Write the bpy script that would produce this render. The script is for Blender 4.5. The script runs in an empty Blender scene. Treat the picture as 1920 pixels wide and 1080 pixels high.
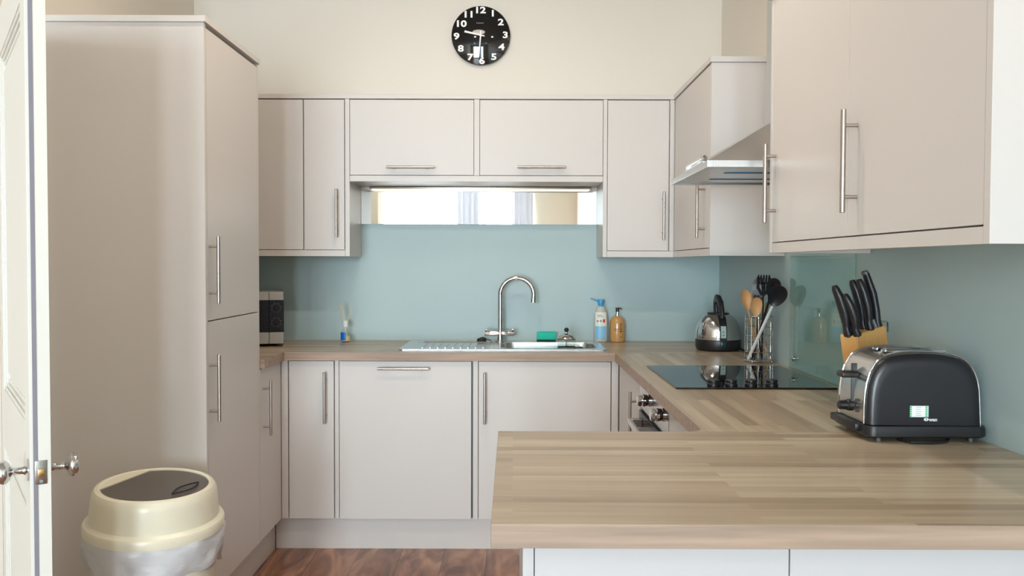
import bpy, bmesh, math, random
from mathutils import Vector, Matrix
random.seed(7)
PI = math.pi
S = bpy.context.scene
COL = S.collection

# ------------------------------------------------------------------ camera
F, PITCH, YAW, ROLL, CZ = 1588.1, math.radians(1.615), math.radians(-0.088), math.radians(0.175), 1.3057
fw = Vector((math.sin(YAW)*math.cos(PITCH), math.cos(YAW)*math.cos(PITCH), -math.sin(PITCH)))
r0 = fw.cross(Vector((0, 0, 1))).normalized(); u0 = r0.cross(fw)
rr = r0*math.cos(ROLL) + u0*math.sin(ROLL); uu = -r0*math.sin(ROLL) + u0*math.cos(ROLL)
cam = bpy.data.cameras.new('camera'); camo = bpy.data.objects.new('camera', cam); COL.objects.link(camo)
m3 = Matrix((rr, uu, -fw)).transposed()
camo.matrix_world = Matrix.Translation((0, 0, CZ)) @ m3.to_4x4()
cam.sensor_width = 36; cam.lens = F/1920*36; cam.clip_start = 0.02
S.camera = camo

def ray(px, py):
    return fw*F + rr*(px-960) - uu*(py-540)
def onY(px, py, Y):
    d = ray(px, py); return Vector((0, 0, CZ)) + d*(Y/d.y)
def onZ(px, py, Z):
    d = ray(px, py); return Vector((0, 0, CZ)) + d*((Z-CZ)/d.z)

# ------------------------------------------------------------------ view, world, lights
S.view_settings.view_transform = 'Standard'; S.view_settings.look = 'None'
S.view_settings.gamma = 1; S.view_settings.use_curve_mapping = False
S.view_settings.exposure = 0.25
S.cycles.max_bounces = 10; S.cycles.diffuse_bounces = 6; S.cycles.glossy_bounces = 5
S.cycles.transparent_max_bounces = 16
S.cycles.caustics_refractive = False; S.cycles.caustics_reflective = False
S.cycles.sample_clamp_indirect = 6
W = bpy.data.worlds.new('daylight'); S.world = W; W.use_nodes = True
bg = W.node_tree.nodes['Background']; bg.inputs[0].default_value = (0.785, 0.895, 1.0, 1); bg.inputs[1].default_value = 32.5

def area(name, loc, rot, sx, sy, power, col, portal=False, shape='RECTANGLE', spread=None):
    l = bpy.data.lights.new(name, 'AREA'); l.shape = shape; l.size = sx; l.size_y = sy
    l.energy = power; l.color = col
    if spread: l.spread = spread
    if portal: l.cycles.is_portal = True
    o = bpy.data.objects.new(name, l); o.location = loc; o.rotation_euler = rot; COL.objects.link(o); return o
# daylight portals in the window opening behind the camera
area('portal_rear_window', (-0.96, -5.52, 1.33), (PI/2, 0, 0), 2.56, 2.56, 1, (1, 1, 1), portal=True)
# warm lamps in the ceiling spots
WARM = (1.0, 0.86, 0.72)
SPOTS = [(-0.55, 2.3), (0.35, 2.3), (-1.2, -1.2), (0.3, -1.2)]
for x, y in SPOTS:
    area('spot_lamp', (x, y, 2.968), (0, 0, 0), 0.07, 0.07, 7.0, WARM, shape='DISK')
area('opal_fill', (-0.3, 3.0, 2.915), (0, 0, 0), 0.42, 0.42, 0.8, (1.0, 0.90, 0.80), shape='DISK')  # added fill lamp to lift the far end of the kitchen

# ------------------------------------------------------------------ materials
def rgb(r, g, b):
    f = lambda c: ((c/255+0.055)/1.055)**2.4 if c/255 > 0.04045 else c/255/12.92
    return (f(r), f(g), f(b), 1)
def mat(name, col, rough=0.5, metal=0.0, spec=0.5, **k):
    m = bpy.data.materials.new(name); m.use_nodes = True
    b = m.node_tree.nodes['Principled BSDF']
    b.inputs['Base Color'].default_value = col if len(col) == 4 else (*col, 1)
    b.inputs['Roughness'].default_value = rough; b.inputs['Metallic'].default_value = metal
    b.inputs['Specular IOR Level'].default_value = spec
    for n, v in k.items(): b.inputs[n.replace('_', ' ')].default_value = v
    return m
def nt(m): return m.node_tree.nodes, m.node_tree.links, m.node_tree.nodes['Principled BSDF']
def noisebump(m, scale=(40, 40, 40), strength=0.05, dist=0.001, rvar=0.0, cvar=0.0, detail=3):
    N, L, b = nt(m)
    tc = N.new('ShaderNodeTexCoord'); mp = N.new('ShaderNodeMapping'); mp.inputs['Scale'].default_value = scale
    nz = N.new('ShaderNodeTexNoise'); nz.inputs['Scale'].default_value = 1; nz.inputs['Detail'].default_value = detail
    L.new(tc.outputs['Object'], mp.inputs['Vector']); L.new(mp.outputs[0], nz.inputs['Vector'])
    if strength:
        bp = N.new('ShaderNodeBump'); bp.inputs['Strength'].default_value = strength; bp.inputs['Distance'].default_value = dist
        L.new(nz.outputs['Fac'], bp.inputs['Height']); L.new(bp.outputs[0], b.inputs['Normal'])
    if rvar:
        r = b.inputs['Roughness'].default_value
        mr = N.new('ShaderNodeMapRange'); mr.inputs['To Min'].default_value = r-rvar; mr.inputs['To Max'].default_value = r+rvar
        L.new(nz.outputs['Fac'], mr.inputs['Value']); L.new(mr.outputs[0], b.inputs['Roughness'])
    if cvar:
        c = b.inputs['Base Color'].default_value[:]
        mx = N.new('ShaderNodeMix'); mx.data_type = 'RGBA'
        mx.inputs[6].default_value = (*[v*(1-cvar) for v in c[:3]], 1); mx.inputs[7].default_value = (*[min(1, v*(1+cvar)) for v in c[:3]], 1)
        L.new(nz.outputs['Fac'], mx.inputs[0]); L.new(mx.outputs[2], b.inputs['Base Color'])
    return m

M = {}
M['cab'] = noisebump(mat('cashmere_satin', rgb(213, 208, 204), 0.36, spec=0.42), (30, 30, 30), 0.02, 0.0005)
M['cabdim'] = mat('cashmere_toned_down', rgb(198, 196, 197), 0.36, spec=0.42)  # cabinet finish greyed to offset strong light on the peninsula panels
M['carcass'] = mat('carcass_board', rgb(212, 205, 198), 0.45)
M['wall'] = noisebump(mat('cream_paint', rgb(228, 221, 210), 0.75, spec=0.2), (60, 60, 60), 0.05, 0.0006, cvar=0.015)
M['rearwall'] = mat('beige_paint', rgb(205, 196, 180), 0.8, spec=0.2)
M['white'] = mat('white_gloss_paint', rgb(236, 235, 228), 0.22)
M['ceiling'] = mat('white_ceiling', rgb(200, 199, 195), 0.85, spec=0.2)
M['steel'] = noisebump(mat('brushed_steel', (0.62, 0.60, 0.57), 0.26, 1.0), (3, 3, 90), 0.0, 0.0003, rvar=0.05)
M['hoodsteel'] = mat('hood_steel', (0.56, 0.555, 0.55), 0.30, 1.0)
M['nickel'] = mat('satin_nickel', (0.48, 0.43, 0.39), 0.30, 1.0)
M['chrome'] = mat('chrome', (0.66, 0.66, 0.67), 0.05, 1.0)
M['sinksteel'] = noisebump(mat('sink_steel', (0.70, 0.70, 0.69), 0.24, 1.0), (60, 5, 5), 0.0, 0.0003, rvar=0.05)
M['mirror'] = mat('mirror_silver', (0.93, 0.94, 0.93), 0.01, 1.0)
M['black'] = mat('black_plastic', rgb(30, 29, 32), 0.38)
M['blackmatt'] = mat('black_rubber', rgb(26, 26, 28), 0.6)
M['toastblack'] = mat('toaster_black_lacquer', rgb(33, 32, 37), 0.30)
M['grey'] = mat('grey_plastic', rgb(95, 97, 98), 0.4)
M['hob'] = mat('black_ceramic_glass', rgb(16, 17, 20), 0.03, spec=0.7)
M['microblack'] = mat('microwave_black_glass', rgb(24, 15, 20), 0.25, spec=0.2)
M['microsilver'] = mat('microwave_silver', rgb(170, 165, 160), 0.4, 0.3)
M['cream'] = mat('cream_plastic', rgb(232, 226, 204), 0.28)
M['taupe'] = mat('taupe_plastic', rgb(92, 84, 80), 0.33)
M['bag'] = noisebump(mat('white_bin_liner', rgb(232, 233, 236), 0.3, Transmission_Weight=0.0), (14, 14, 30), 0.5, 0.01)
M['gap'] = mat('dark_gap', rgb(40, 34, 30), 0.7)
M['green'] = noisebump(mat('green_sponge', rgb(44, 205, 176), 0.85), (300, 300, 300), 0.6, 0.002, cvar=0.12)
M['darkgreen'] = mat('scourer', rgb(12, 62, 54), 0.9)
M['wood_spoon'] = noisebump(mat('beech', rgb(214, 162, 108), 0.5), (60, 60, 8), 0.0, cvar=0.14)
M['block'] = noisebump(mat('rubberwood', rgb(222, 172, 106), 0.42), (60, 6, 9), 0.0, cvar=0.16)
M['white_plastic'] = mat('white_plastic', rgb(240, 240, 240), 0.3)
M['numeral'] = mat('numeral_white', rgb(250, 250, 248), 0.4)
M['clockblack'] = mat('clock_black_glass', rgb(24, 22, 22), 0.05)
M['blue_label'] = mat('blue_label', rgb(24, 110, 214), 0.4)
M['sky_label'] = mat('pale_blue_label', rgb(140, 200, 236), 0.4)
M['blue_cap'] = mat('blue_cap', rgb(66, 158, 214), 0.35)
M['label_white'] = mat('label_white', rgb(236, 238, 226), 0.45)
M['red'] = mat('red_print', rgb(222, 60, 50), 0.5)
M['brown_print'] = mat('brown_print', rgb(120, 78, 36), 0.5)
M['grey_print'] = mat('grey_print', rgb(140, 150, 150), 0.5)
M['green_label'] = mat('green_label', rgb(60, 170, 120), 0.5)
M['mint'] = mat('mint_label', rgb(190, 235, 212), 0.5)
M['reed'] = mat('reed', rgb(224, 208, 170), 0.7)
M['amber'] = mat('amber_soap', rgb(196, 152, 96), 0.18, spec=0.6)
M['clearsoap'] = mat('milky_clear_plastic', rgb(196, 198, 188), 0.2)
M['olive'] = mat('olive_green_plastic', rgb(150, 150, 40), 0.35)
M['brass'] = mat('brass', (0.75, 0.52, 0.22), 0.25, 1.0)
M['film'] = mat('blue_film', rgb(30, 120, 165), 0.25)
M['curtain'] = noisebump(mat('grey_white_curtain', rgb(205, 206, 214), 0.85, spec=0.1), (200, 200, 200), 0.1)
M['strip'] = mat('edge_shade_grey', rgb(140, 138, 150), 0.6)  # shadow grey for the groove in the door edge
M['gauge'] = mat('gauge_window', rgb(170, 196, 190), 0.12)
M['teal'] = mat('switch_teal', rgb(20, 70, 70), 0.2)
M['darkmetal'] = mat('dark_steel', (0.25, 0.24, 0.24), 0.3, 1.0)

# the curtains let some light through
def translucent(m, fac):
    N, L, b = nt(m); t = N.new('ShaderNodeBsdfTranslucent'); t.inputs[0].default_value = b.inputs['Base Color'].default_value
    mx = N.new('ShaderNodeMixShader'); mx.inputs[0].default_value = fac
    L.new(b.outputs[0], mx.inputs[1]); L.new(t.outputs[0], mx.inputs[2]); L.new(mx.outputs[0], N['Material Output'].inputs['Surface'])
translucent(M['curtain'], 0.10); translucent(M['bag'], 0.25)

def glassmat(name, tint, ior=1.5, rough=0.0, body=None):
    m = bpy.data.materials.new(name); m.use_nodes = True; N = m.node_tree.nodes; L = m.node_tree.links; N.clear()
    o = N.new('ShaderNodeOutputMaterial'); t = N.new('ShaderNodeBsdfTransparent'); t.inputs[0].default_value = (*tint, 1)
    g = N.new('ShaderNodeBsdfGlossy'); g.inputs['Roughness'].default_value = rough
    f = N.new('ShaderNodeFresnel'); f.inputs[0].default_value = ior
    ge = N.new('ShaderNodeNewGeometry'); sb = N.new('ShaderNodeMath'); sb.operation = 'SUBTRACT'; sb.inputs[0].default_value = 1; L.new(ge.outputs['Backfacing'], sb.inputs[1])
    mu = N.new('ShaderNodeMath'); mu.operation = 'MULTIPLY'; L.new(f.outputs[0], mu.inputs[0]); L.new(sb.outputs[0], mu.inputs[1])
    mx = N.new('ShaderNodeMixShader'); L.new(mu.outputs[0], mx.inputs[0]); L.new(t.outputs[0], mx.inputs[1]); L.new(g.outputs[0], mx.inputs[2])
    L.new(mx.outputs[0], o.inputs[0]); return m
M['glass'] = glassmat('clear_glass', (0.97, 0.99, 0.98))
M['splashglass'] = glassmat('toughened_glass', (0.90, 0.97, 0.95), 1.5)

# painted walls: duck-egg splashback band up to a height, cream above
def banded_wall(name, zsplit):
    m = mat(name, rgb(228, 221, 210), 0.45, spec=0.4); N, L, b = nt(m)
    tc = N.new('ShaderNodeTexCoord'); sp = N.new('ShaderNodeSeparateXYZ'); L.new(tc.outputs['Object'], sp.inputs[0])
    gt = N.new('ShaderNodeMath'); gt.operation = 'GREATER_THAN'; gt.inputs[1].default_value = zsplit; L.new(sp.outputs['Z'], gt.inputs[0])
    nz = N.new('ShaderNodeTexNoise'); nz.inputs['Scale'].default_value = 5; nz.inputs['Detail'].default_value = 5; L.new(tc.outputs['Object'], nz.inputs['Vector'])
    bl = N.new('ShaderNodeMix'); bl.data_type = 'RGBA'; bl.inputs[6].default_value = rgb(174, 196, 199); bl.inputs[7].default_value = rgb(179, 200, 202)
    L.new(nz.outputs['Fac'], bl.inputs[0])
    mx = N.new('ShaderNodeMix'); mx.data_type = 'RGBA'; L.new(gt.outputs[0], mx.inputs[0]); L.new(bl.outputs[2], mx.inputs[6]); mx.inputs[7].default_value = rgb(228, 221, 210)
    L.new(mx.outputs[2], b.inputs['Base Color'])
    n2 = N.new('ShaderNodeTexNoise'); n2.inputs['Scale'].default_value = 70; L.new(tc.outputs['Object'], n2.inputs['Vector'])
    bp = N.new('ShaderNodeBump'); bp.inputs['Strength'].default_value = 0.06; bp.inputs['Distance'].default_value = 0.001
    L.new(n2.outputs['Fac'], bp.inputs['Height']); L.new(bp.outputs[0], b.inputs['Normal'])
    return m
M['band'] = banded_wall('painted_wall', 1.52)

# laminate of joined staves
def staves(name, along, cols, plank=(0.62, 0.036), rough=0.30, grain=1.0, warp=0.0):
    m = mat(name, cols[0], rough, spec=0.5); N, L, b = nt(m)
    tc = N.new('ShaderNodeTexCoord'); mp = N.new('ShaderNodeMapping')
    if along == 'Y': mp.inputs['Rotation'].default_value = (0, 0, PI/2)
    L.new(tc.outputs['Object'], mp.inputs['Vector'])
    br = N.new('ShaderNodeTexBrick'); br.offset = 0.37; br.offset_frequency = 2; br.squash = 1
    br.inputs['Scale'].default_value = 1; br.inputs['Brick Width'].default_value = plank[0]; br.inputs['Row Height'].default_value = plank[1]
    br.inputs['Mortar Size'].default_value = 0.0; br.inputs['Color1'].default_value = (0, 0, 0, 1); br.inputs['Color2'].default_value = (1, 1, 1, 1)
    L.new(mp.outputs[0], br.inputs['Vector'])
    cr = N.new('ShaderNodeValToRGB'); cr.color_ramp.interpolation = 'LINEAR'
    els = cr.color_ramp.elements
    while len(els) > 1: els.remove(els[-1])
    els[0].position = 0; els[0].color = cols[0]
    for i, c in enumerate(cols[1:], 1):
        e = els.new(i/(len(cols)-1)); e.color = c
    L.new(br.outputs['Color'], cr.inputs[0])
    m2 = N.new('ShaderNodeMapping'); m2.inputs['Scale'].default_value = (2.5, 55, 55); L.new(mp.outputs[0], m2.inputs['Vector'])
    # shift the grain per stave
    ad = N.new('ShaderNodeVectorMath'); ad.operation = 'ADD'; sc = N.new('ShaderNodeVectorMath'); sc.operation = 'SCALE'; sc.inputs['Scale'].default_value = 37
    L.new(br.outputs['Color'], sc.inputs[0]); L.new(m2.outputs[0], ad.inputs[0]); L.new(sc.outputs[0], ad.inputs[1])
    nz = N.new('ShaderNodeTexNoise'); nz.inputs['Scale'].default_value = 1; nz.inputs['Detail'].default_value = 6; nz.inputs['Distortion'].default_value = warp
    L.new(ad.outputs[0], nz.inputs['Vector'])
    mr = N.new('ShaderNodeMapRange'); mr.inputs['From Min'].default_value = 0.3; mr.inputs['From Max'].default_value = 0.7
    mr.inputs['To Min'].default_value = 1-0.16*grain; mr.inputs['To Max'].default_value = 1+0.10*grain; L.new(nz.outputs['Fac'], mr.inputs['Value'])
    ml = N.new('ShaderNodeVectorMath'); ml.operation = 'SCALE'; L.new(cr.outputs[0], ml.inputs[0]); L.new(mr.outputs[0], ml.inputs['Scale'])
    L.new(ml.outputs[0], b.inputs['Base Color'])
    return m
WT = [rgb(158, 138, 114), rgb(174, 155, 130), rgb(185, 167, 142), rgb(198, 183, 158)]
M['topX'] = staves('worktop_staves_x', 'X', WT)
M['topY'] = staves('worktop_staves_y', 'Y', WT)
M['topedge'] = staves('worktop_edge_grain', 'X', [rgb(170, 147, 129), rgb(170, 147, 129)], (9, 9), 0.5, 1.6)

def floor_mat():
    m = mat('walnut_laminate', rgb(110, 70, 50), 0.27, spec=0.5); N, L, b = nt(m)
    tc = N.new('ShaderNodeTexCoord'); mp = N.new('ShaderNodeMapping'); mp.inputs['Rotation'].default_value = (0, 0, PI/2); mp.inputs['Location'].default_value = (0.3, -0.075, 0)
    L.new(tc.outputs['Object'], mp.inputs['Vector'])
    br = N.new('ShaderNodeTexBrick'); br.offset = 0.41; br.inputs['Scale'].default_value = 1; br.inputs['Brick Width'].default_value = 1.3; br.inputs['Row Height'].default_value = 0.192
    br.inputs['Mortar Size'].default_value = 0.0012; br.inputs['Color1'].default_value = (0, 0, 0, 1); br.inputs['Color2'].default_value = (1, 1, 1, 1); br.inputs['Mortar'].default_value = (0.5, 0.5, 0.5, 1)
    L.new(mp.outputs[0], br.inputs['Vector'])
    m2 = N.new('ShaderNodeMapping'); m2.inputs['Scale'].default_value = (2.2, 11, 11); L.new(mp.outputs[0], m2.inputs['Vector'])
    sc = N.new('ShaderNodeVectorMath'); sc.operation = 'SCALE'; sc.inputs['Scale'].default_value = 23; L.new(br.outputs['Color'], sc.inputs[0])
    ad = N.new('ShaderNodeVectorMath'); ad.operation = 'ADD'; L.new(m2.outputs[0], ad.inputs[0]); L.new(sc.outputs[0], ad.inputs[1])
    nz = N.new('ShaderNodeTexNoise'); nz.inputs['Scale'].default_value = 1; nz.inputs['Detail'].default_value = 7; nz.inputs['Distortion'].default_value = 1.3; L.new(ad.outputs[0], nz.inputs['Vector'])
    cr = N.new('ShaderNodeValToRGB'); e = cr.color_ramp.elements; e[0].position = 0.3; e[0].color = rgb(98, 64, 50); e[1].position = 0.72; e[1].color = rgb(186, 138, 108)
    k = e.new(0.5); k.color = rgb(142, 98, 76)
    L.new(nz.outputs['Fac'], cr.inputs[0])
    mx = N.new('ShaderNodeMix'); mx.data_type = 'RGBA'; mx.inputs[7].default_value = rgb(58, 34, 24); L.new(br.outputs['Fac'], mx.inputs[0]); L.new(cr.outputs[0], mx.inputs[6])
    L.new(mx.outputs[2], b.inputs['Base Color']); return m
M['floor'] = floor_mat()
def emit(name, col, s):
    m = bpy.data.materials.new(name); m.use_nodes = True; N, L, b = nt(m)
    b.inputs['Emission Color'].default_value = (*col, 1); b.inputs['Emission Strength'].default_value = s; return m
M['lampface'] = emit('lamp_face', WARM, 12)
M['ledface'] = emit('strip_light_face', (1, .72, .42), 2.0)


# ------------------------------------------------------------------ mesh helpers
def new(): return bmesh.new()
def add_mesh(bm, tmp):
    me = bpy.data.meshes.new('t'); tmp.to_mesh(me); tmp.free(); bm.from_mesh(me); bpy.data.meshes.remove(me)
def box(bm, x0, x1, y0, y1, z0, z1, bev=0.0, seg=2, mtx=None):
    t = bmesh.new(); bmesh.ops.create_cube(t, size=1)
    for v in t.verts:
        v.co = Vector((x0+(v.co.x+.5)*(x1-x0), y0+(v.co.y+.5)*(y1-y0), z0+(v.co.z+.5)*(z1-z0)))
    if bev: bmesh.ops.bevel(t, geom=t.edges[:], offset=bev, segments=seg, profile=0.5, affect='EDGES')
    if mtx: bmesh.ops.transform(t, matrix=mtx, verts=t.verts)
    bmesh.ops.recalc_face_normals(t, faces=t.faces)
    add_mesh(bm, t); return bm
def frame(d):
    d = d.normalized(); a = Vector((0, 0, 1)) if abs(d.z) < 0.9 else Vector((1, 0, 0))
    x = d.cross(a).normalized(); return x, d.cross(x).normalized()
def rings(bm, rs, cap=(True, True), closed=False):
    L = [[bm.verts.new(p) for p in r] for r in rs]; n = len(rs[0]); fs = []
    R = range(len(L) if closed else len(L)-1)
    for i in R:
        a, b = L[i], L[(i+1) % len(L)]
        for j in range(n): fs.append(bm.faces.new((a[j], a[(j+1) % n], b[(j+1) % n], b[j])))
    if not closed:
        if cap[0]: fs.append(bm.faces.new(L[0][::-1]))
        if cap[1]: fs.append(bm.faces.new(L[-1]))
    return fs
def tube(bm, pts, r, seg=12, cap=(True, True), closed=False, flat=1.0):
    pts = [Vector(p) for p in pts]; n = len(pts); rs = []; x = None
    for i, p in enumerate(pts):
        if closed: d = pts[(i+1) % n]-pts[i-1]
        else: d = pts[min(i+1, n-1)]-pts[max(i-1, 0)]
        d.normalize()
        if x is None: x, y = frame(d)
        else:
            x = (x-d*x.dot(d)).normalized()
        y = d.cross(x)
        q = r[i] if isinstance(r, (list, tuple)) else r
        rs.append([p+(x*math.cos(a)+y*math.sin(a)*flat)*q for a in [2*PI*k/seg for k in range(seg)]])
    t = bmesh.new(); rings(t, rs, cap, closed); bmesh.ops.recalc_face_normals(t, faces=t.faces); add_mesh(bm, t); return bm
def cyl(bm, a, b, r, seg=20, r2=None): return tube(bm, [a, b], [r, r if r2 is None else r2], seg)
def lathe(bm, prof, c=(0, 0, 0), seg=40, sx=1.0, sy=1.0, mtx=None, cap=(True, True)):
    c = Vector(c); t = bmesh.new()
    rings(t, [[c+Vector((r*sx*math.cos(2*PI*k/seg), r*sy*math.sin(2*PI*k/seg), z)) for k in range(seg)] for r, z in prof], cap)
    bmesh.ops.recalc_face_normals(t, faces=t.faces)
    if mtx: bmesh.ops.transform(t, matrix=mtx, verts=t.verts)
    add_mesh(bm, t); return bm
def prism(bm, poly, f, d0, d1, bev=0.0):
    """poly 2d points; f(u,v,d)->xyz"""
    t = bmesh.new()
    a = [t.verts.new(f(u, v, d0)) for u, v in poly]; b = [t.verts.new(f(u, v, d1)) for u, v in poly]; n = len(poly)
    t.faces.new(a[::-1]); t.faces.new(b)
    for i in range(n): t.faces.new((a[i], a[(i+1) % n], b[(i+1) % n], b[i]))
    bmesh.ops.recalc_face_normals(t, faces=t.faces)
    if bev:
        es = [e for e in t.edges if len(e.link_faces) == 2 and e.calc_face_angle(0) > 0.8]
        bmesh.ops.bevel(t, geom=es, offset=bev, segments=2, profile=0.5, affect='EDGES')
    add_mesh(bm, t); return bm
def plate_hole(bm, outer, inners, z0, z1):
    t = bmesh.new()
    for z in (z0, z1):
        es = []
        for lp in [outer]+inners:
            vs = [t.verts.new((x, y, z)) for x, y in lp]
            es += [t.edges.new((vs[i], vs[(i+1) % len(vs)])) for i in range(len(vs))]
        bmesh.ops.triangle_fill(t, edges=es, use_beauty=True)
    for lp in [outer]+inners:
        a = [t.verts.new((x, y, z0)) for x, y in lp]; b = [t.verts.new((x, y, z1)) for x, y in lp]; n = len(lp)
        for i in range(n): t.faces.new((a[i], a[(i+1) % n], b[(i+1) % n], b[i]))
    bmesh.ops.remove_doubles(t, verts=t.verts, dist=1e-5); bmesh.ops.recalc_face_normals(t, faces=t.faces); add_mesh(bm, t); return bm
def rrect(x0, x1, y0, y1, r, n=6):
    out = []
    for cx, cy, a in ((x1-r, y0+r, -PI/2), (x1-r, y1-r, 0), (x0+r, y1-r, PI/2), (x0+r, y0+r, PI)):
        for k in range(n+1):
            t = a+PI/2*k/n; out.append((cx+r*math.cos(t), cy+r*math.sin(t)))
    return out
def text(bm, s, size, place, offset=0.0, extrude=0.0005, align='CENTER'):
    """place: 4x4 taking text xy plane to the world"""
    c = bpy.data.curves.new('t', 'FONT'); c.body = s; c.size = size; c.align_x = align; c.align_y = 'CENTER'; c.extrude = extrude; c.offset = offset; c.resolution_u = 3
    o = bpy.data.objects.new('t', c); COL.objects.link(o)
    me = bpy.data.meshes.new_from_object(o.evaluated_get(bpy.context.evaluated_depsgraph_get()))
    me.transform(place); bm.from_mesh(me)
    bpy.data.objects.remove(o); bpy.data.curves.remove(c); bpy.data.meshes.remove(me); return bm

def wloc(o):
    v = Vector((0, 0, 0))
    while o: v += o.location; o = o.parent
    return v
POST = None
def obj(name, bm, m, parent=None, local=False, angle=35, wn=True):
    me = bpy.data.meshes.new(name)
    if POST is not None: bmesh.ops.transform(bm, matrix=POST, verts=bm.verts)
    bm.to_mesh(me); bm.free()
    if parent is not None and not local: me.transform(Matrix.Translation(-wloc(parent)))
    for p in me.polygons: p.use_smooth = True
    me.set_sharp_from_angle(angle=math.radians(angle))
    for mm in (m if isinstance(m, list) else [m]): me.materials.append(M[mm])
    o = bpy.data.objects.new(name, me); COL.objects.link(o)
    if parent is not None: o.parent = parent
    if wn and (isinstance(m, list) or m in ('cab', 'cabdim', 'carcass', 'hob', 'steel', 'sinksteel', 'microblack', 'microsilver', 'white', 'hoodsteel', 'block', 'glass', 'splashglass', 'mirror', 'toastblack')):
        w = o.modifiers.new('weighted_normals', 'WEIGHTED_NORMAL'); w.keep_sharp = True; w.weight = 80
    return o
def tag(o, label, cat, group=None):
    o['label'] = label; o['category'] = cat
    if group: o['group'] = group
    return o
def thing(name, loc, label, cat, group=None, rotz=0):
    o = bpy.data.objects.new(name, None); COL.objects.link(o); o.location = loc; o.rotation_euler = (0, 0, rotz); o.empty_display_size = 0.05
    return tag(o, label, cat, group)
def struct(o): o['kind'] = 'structure'; return o
def edge_mat(o, idx_fn):
    for p in o.data.polygons: p.material_index = idx_fn(p)

# ------------------------------------------------------------------ key dimensions
D, YW, YU = 3.808, 4.408, 4.096          # base door plane, back wall, wall-unit door plane
XL, XE, XR, XU = -1.047, 0.457, 1.071, 0.774
XD = XE+0.02                              # right base doors
XWL = -1.652                              # left wall
WTOP, WBOT = 0.908, 0.870
ZU, ZD0, ZD1, ZC = 1.341, 1.373, 2.094, 2.098
YR = -5.5;  CEIL = 3.0; XFAR = -2.9

# ------------------------------------------------------------------ room shell
struct(obj('floor', box(new(), XFAR-.1, XR+.1, YR-.1, YW+.1, -.1, 0), 'floor'))
struct(obj('ceiling', box(new(), XFAR-.1, XR+.1, YR-.1, YW+.1, CEIL, CEIL+.1), 'ceiling'))
struct(obj('wall_back', box(new(), XWL-.1, XR+.1, YW, YW+.1, 0, CEIL), 'band'))
struct(obj('wall_right', box(new(), XR, XR+.1, YR-.1, YW, 0, CEIL), 'band'))
struct(obj('wall_left', box(new(), XWL-.1, XWL, 2.82, YW, 0, CEIL), 'wall'))
struct(obj('wall_left_return', box(new(), XFAR, XWL, 2.72, 2.82, 0, CEIL), 'wall'))
# rear wall with one wide opening, and far left wall with its window opening
WX0, WX1, WZ0, WZ1 = -2.24, 0.32, 0.05, 2.61
bm = new()
for a in ((XFAR, WX0, 0, CEIL), (WX1, XR, 0, CEIL), (WX0, WX1, 0, WZ0), (WX0, WX1, WZ1, CEIL)):
    box(bm, a[0], a[1], YR-.15, YR, a[2], a[3])
struct(obj('wall_rear', bm, 'rearwall'))
struct(obj('wall_far_left', box(new(), XFAR-.15, XFAR, YR, 2.82, 0, CEIL), 'wall'))

def window(name, a0, a1, z0, z1, f):
    """f(a,d,z)->xyz ; d = depth into wall"""
    def bx(bm, p, q, d0, d1, r, s):
        c = [f(p, d0, r), f(q, d1, s)]
        box(bm, min(c[0][0], c[1][0]), max(c[0][0], c[1][0]), min(c[0][1], c[1][1]), max(c[0][1], c[1][1]), min(c[0][2], c[1][2]), max(c[0][2], c[1][2]), 0.004)
    bm = new(); w = 0.045
    bx(bm, a0, a0+w, .03, .09, z0, z1); bx(bm, a1-w, a1, .03, .09, z0, z1)
    bx(bm, a0+w, a1-w, .03, .09, z0, z0+w); bx(bm, a0+w, a1-w, .03, .09, z1-w, z1)
    fr = struct(obj(name, bm, 'white'))
    bm = new(); bx2 = [f(a0+w, .058, z0+w), f(a1-w, .064, z1-w)]
    box(bm, min(bx2[0][0], bx2[1][0]), max(bx2[0][0], bx2[1][0]), min(bx2[0][1], bx2[1][1]), max(bx2[0][1], bx2[1][1]), z0+w, z1-w)
    obj('pane', bm, 'glass', fr)
    return fr
rear = lambda a, d, z: (a, YR-d, z)
w1 = window('window_1', WX0, -.505, WZ0, WZ1, rear)
w2 = window('window_2', -.505, WX1, WZ0, WZ1, rear)
obj('window_handle', box(new(), -.49, -.465, YR-.03, YR-.005, 2.05, 2.22, .003), 'white', w2)

def curtain(x0, x1, label):
    n = int((x1-x0)/0.012); prof = []
    for i in range(n+1):
        x = x0+(x1-x0)*i/n; prof.append((x, YR+.07+.014*math.sin(x*72)+.005*math.sin(x*131)))
    poly = prof+[(x, y+.003) for x, y in prof[::-1]]
    o = obj('curtain', prism(new(), poly, lambda u, v, d: (u, v, d), 0.03, 2.655), 'curtain')
    return tag(o, label, 'curtain', 'grey white curtains at the rear window')
curtain(-.945, -.57, 'pleated pale curtain left of the window post, seen in the mirror strip')
curtain(-.025, .325, 'pleated pale curtain at the right edge of the window, seen in the mirror strip')
tag(obj('curtain_rod', cyl(new(), (-2.4, YR+.07, 2.67), (.55, YR+.07, 2.67), .012), 'nickel'), 'slim metal curtain rod above the window behind the camera', 'curtain rod')
for i, (x, y) in enumerate(SPOTS):
    t = thing('ceiling_spotlight', (x, y, CEIL), ['round warm ceiling spotlight above the peninsula, left one', 'round warm ceiling spotlight above the peninsula, right one', 'round warm ceiling spotlight near the rear window, left one', 'round warm ceiling spotlight near the rear window, right one'][i], 'spotlight', 'recessed ceiling spotlights')
    obj('rim', lathe(new(), [(.036, -.012), (.048, -.008), (.05, 0), (.036, 0)], (x, y, CEIL), 32, cap=(False, False)), 'chrome', t)
    obj('lamp_face', lathe(new(), [(.001, -.006), (.035, -.006), (.035, -.002), (.001, -.002)], (x, y, CEIL), 32), 'lampface', t)

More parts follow.
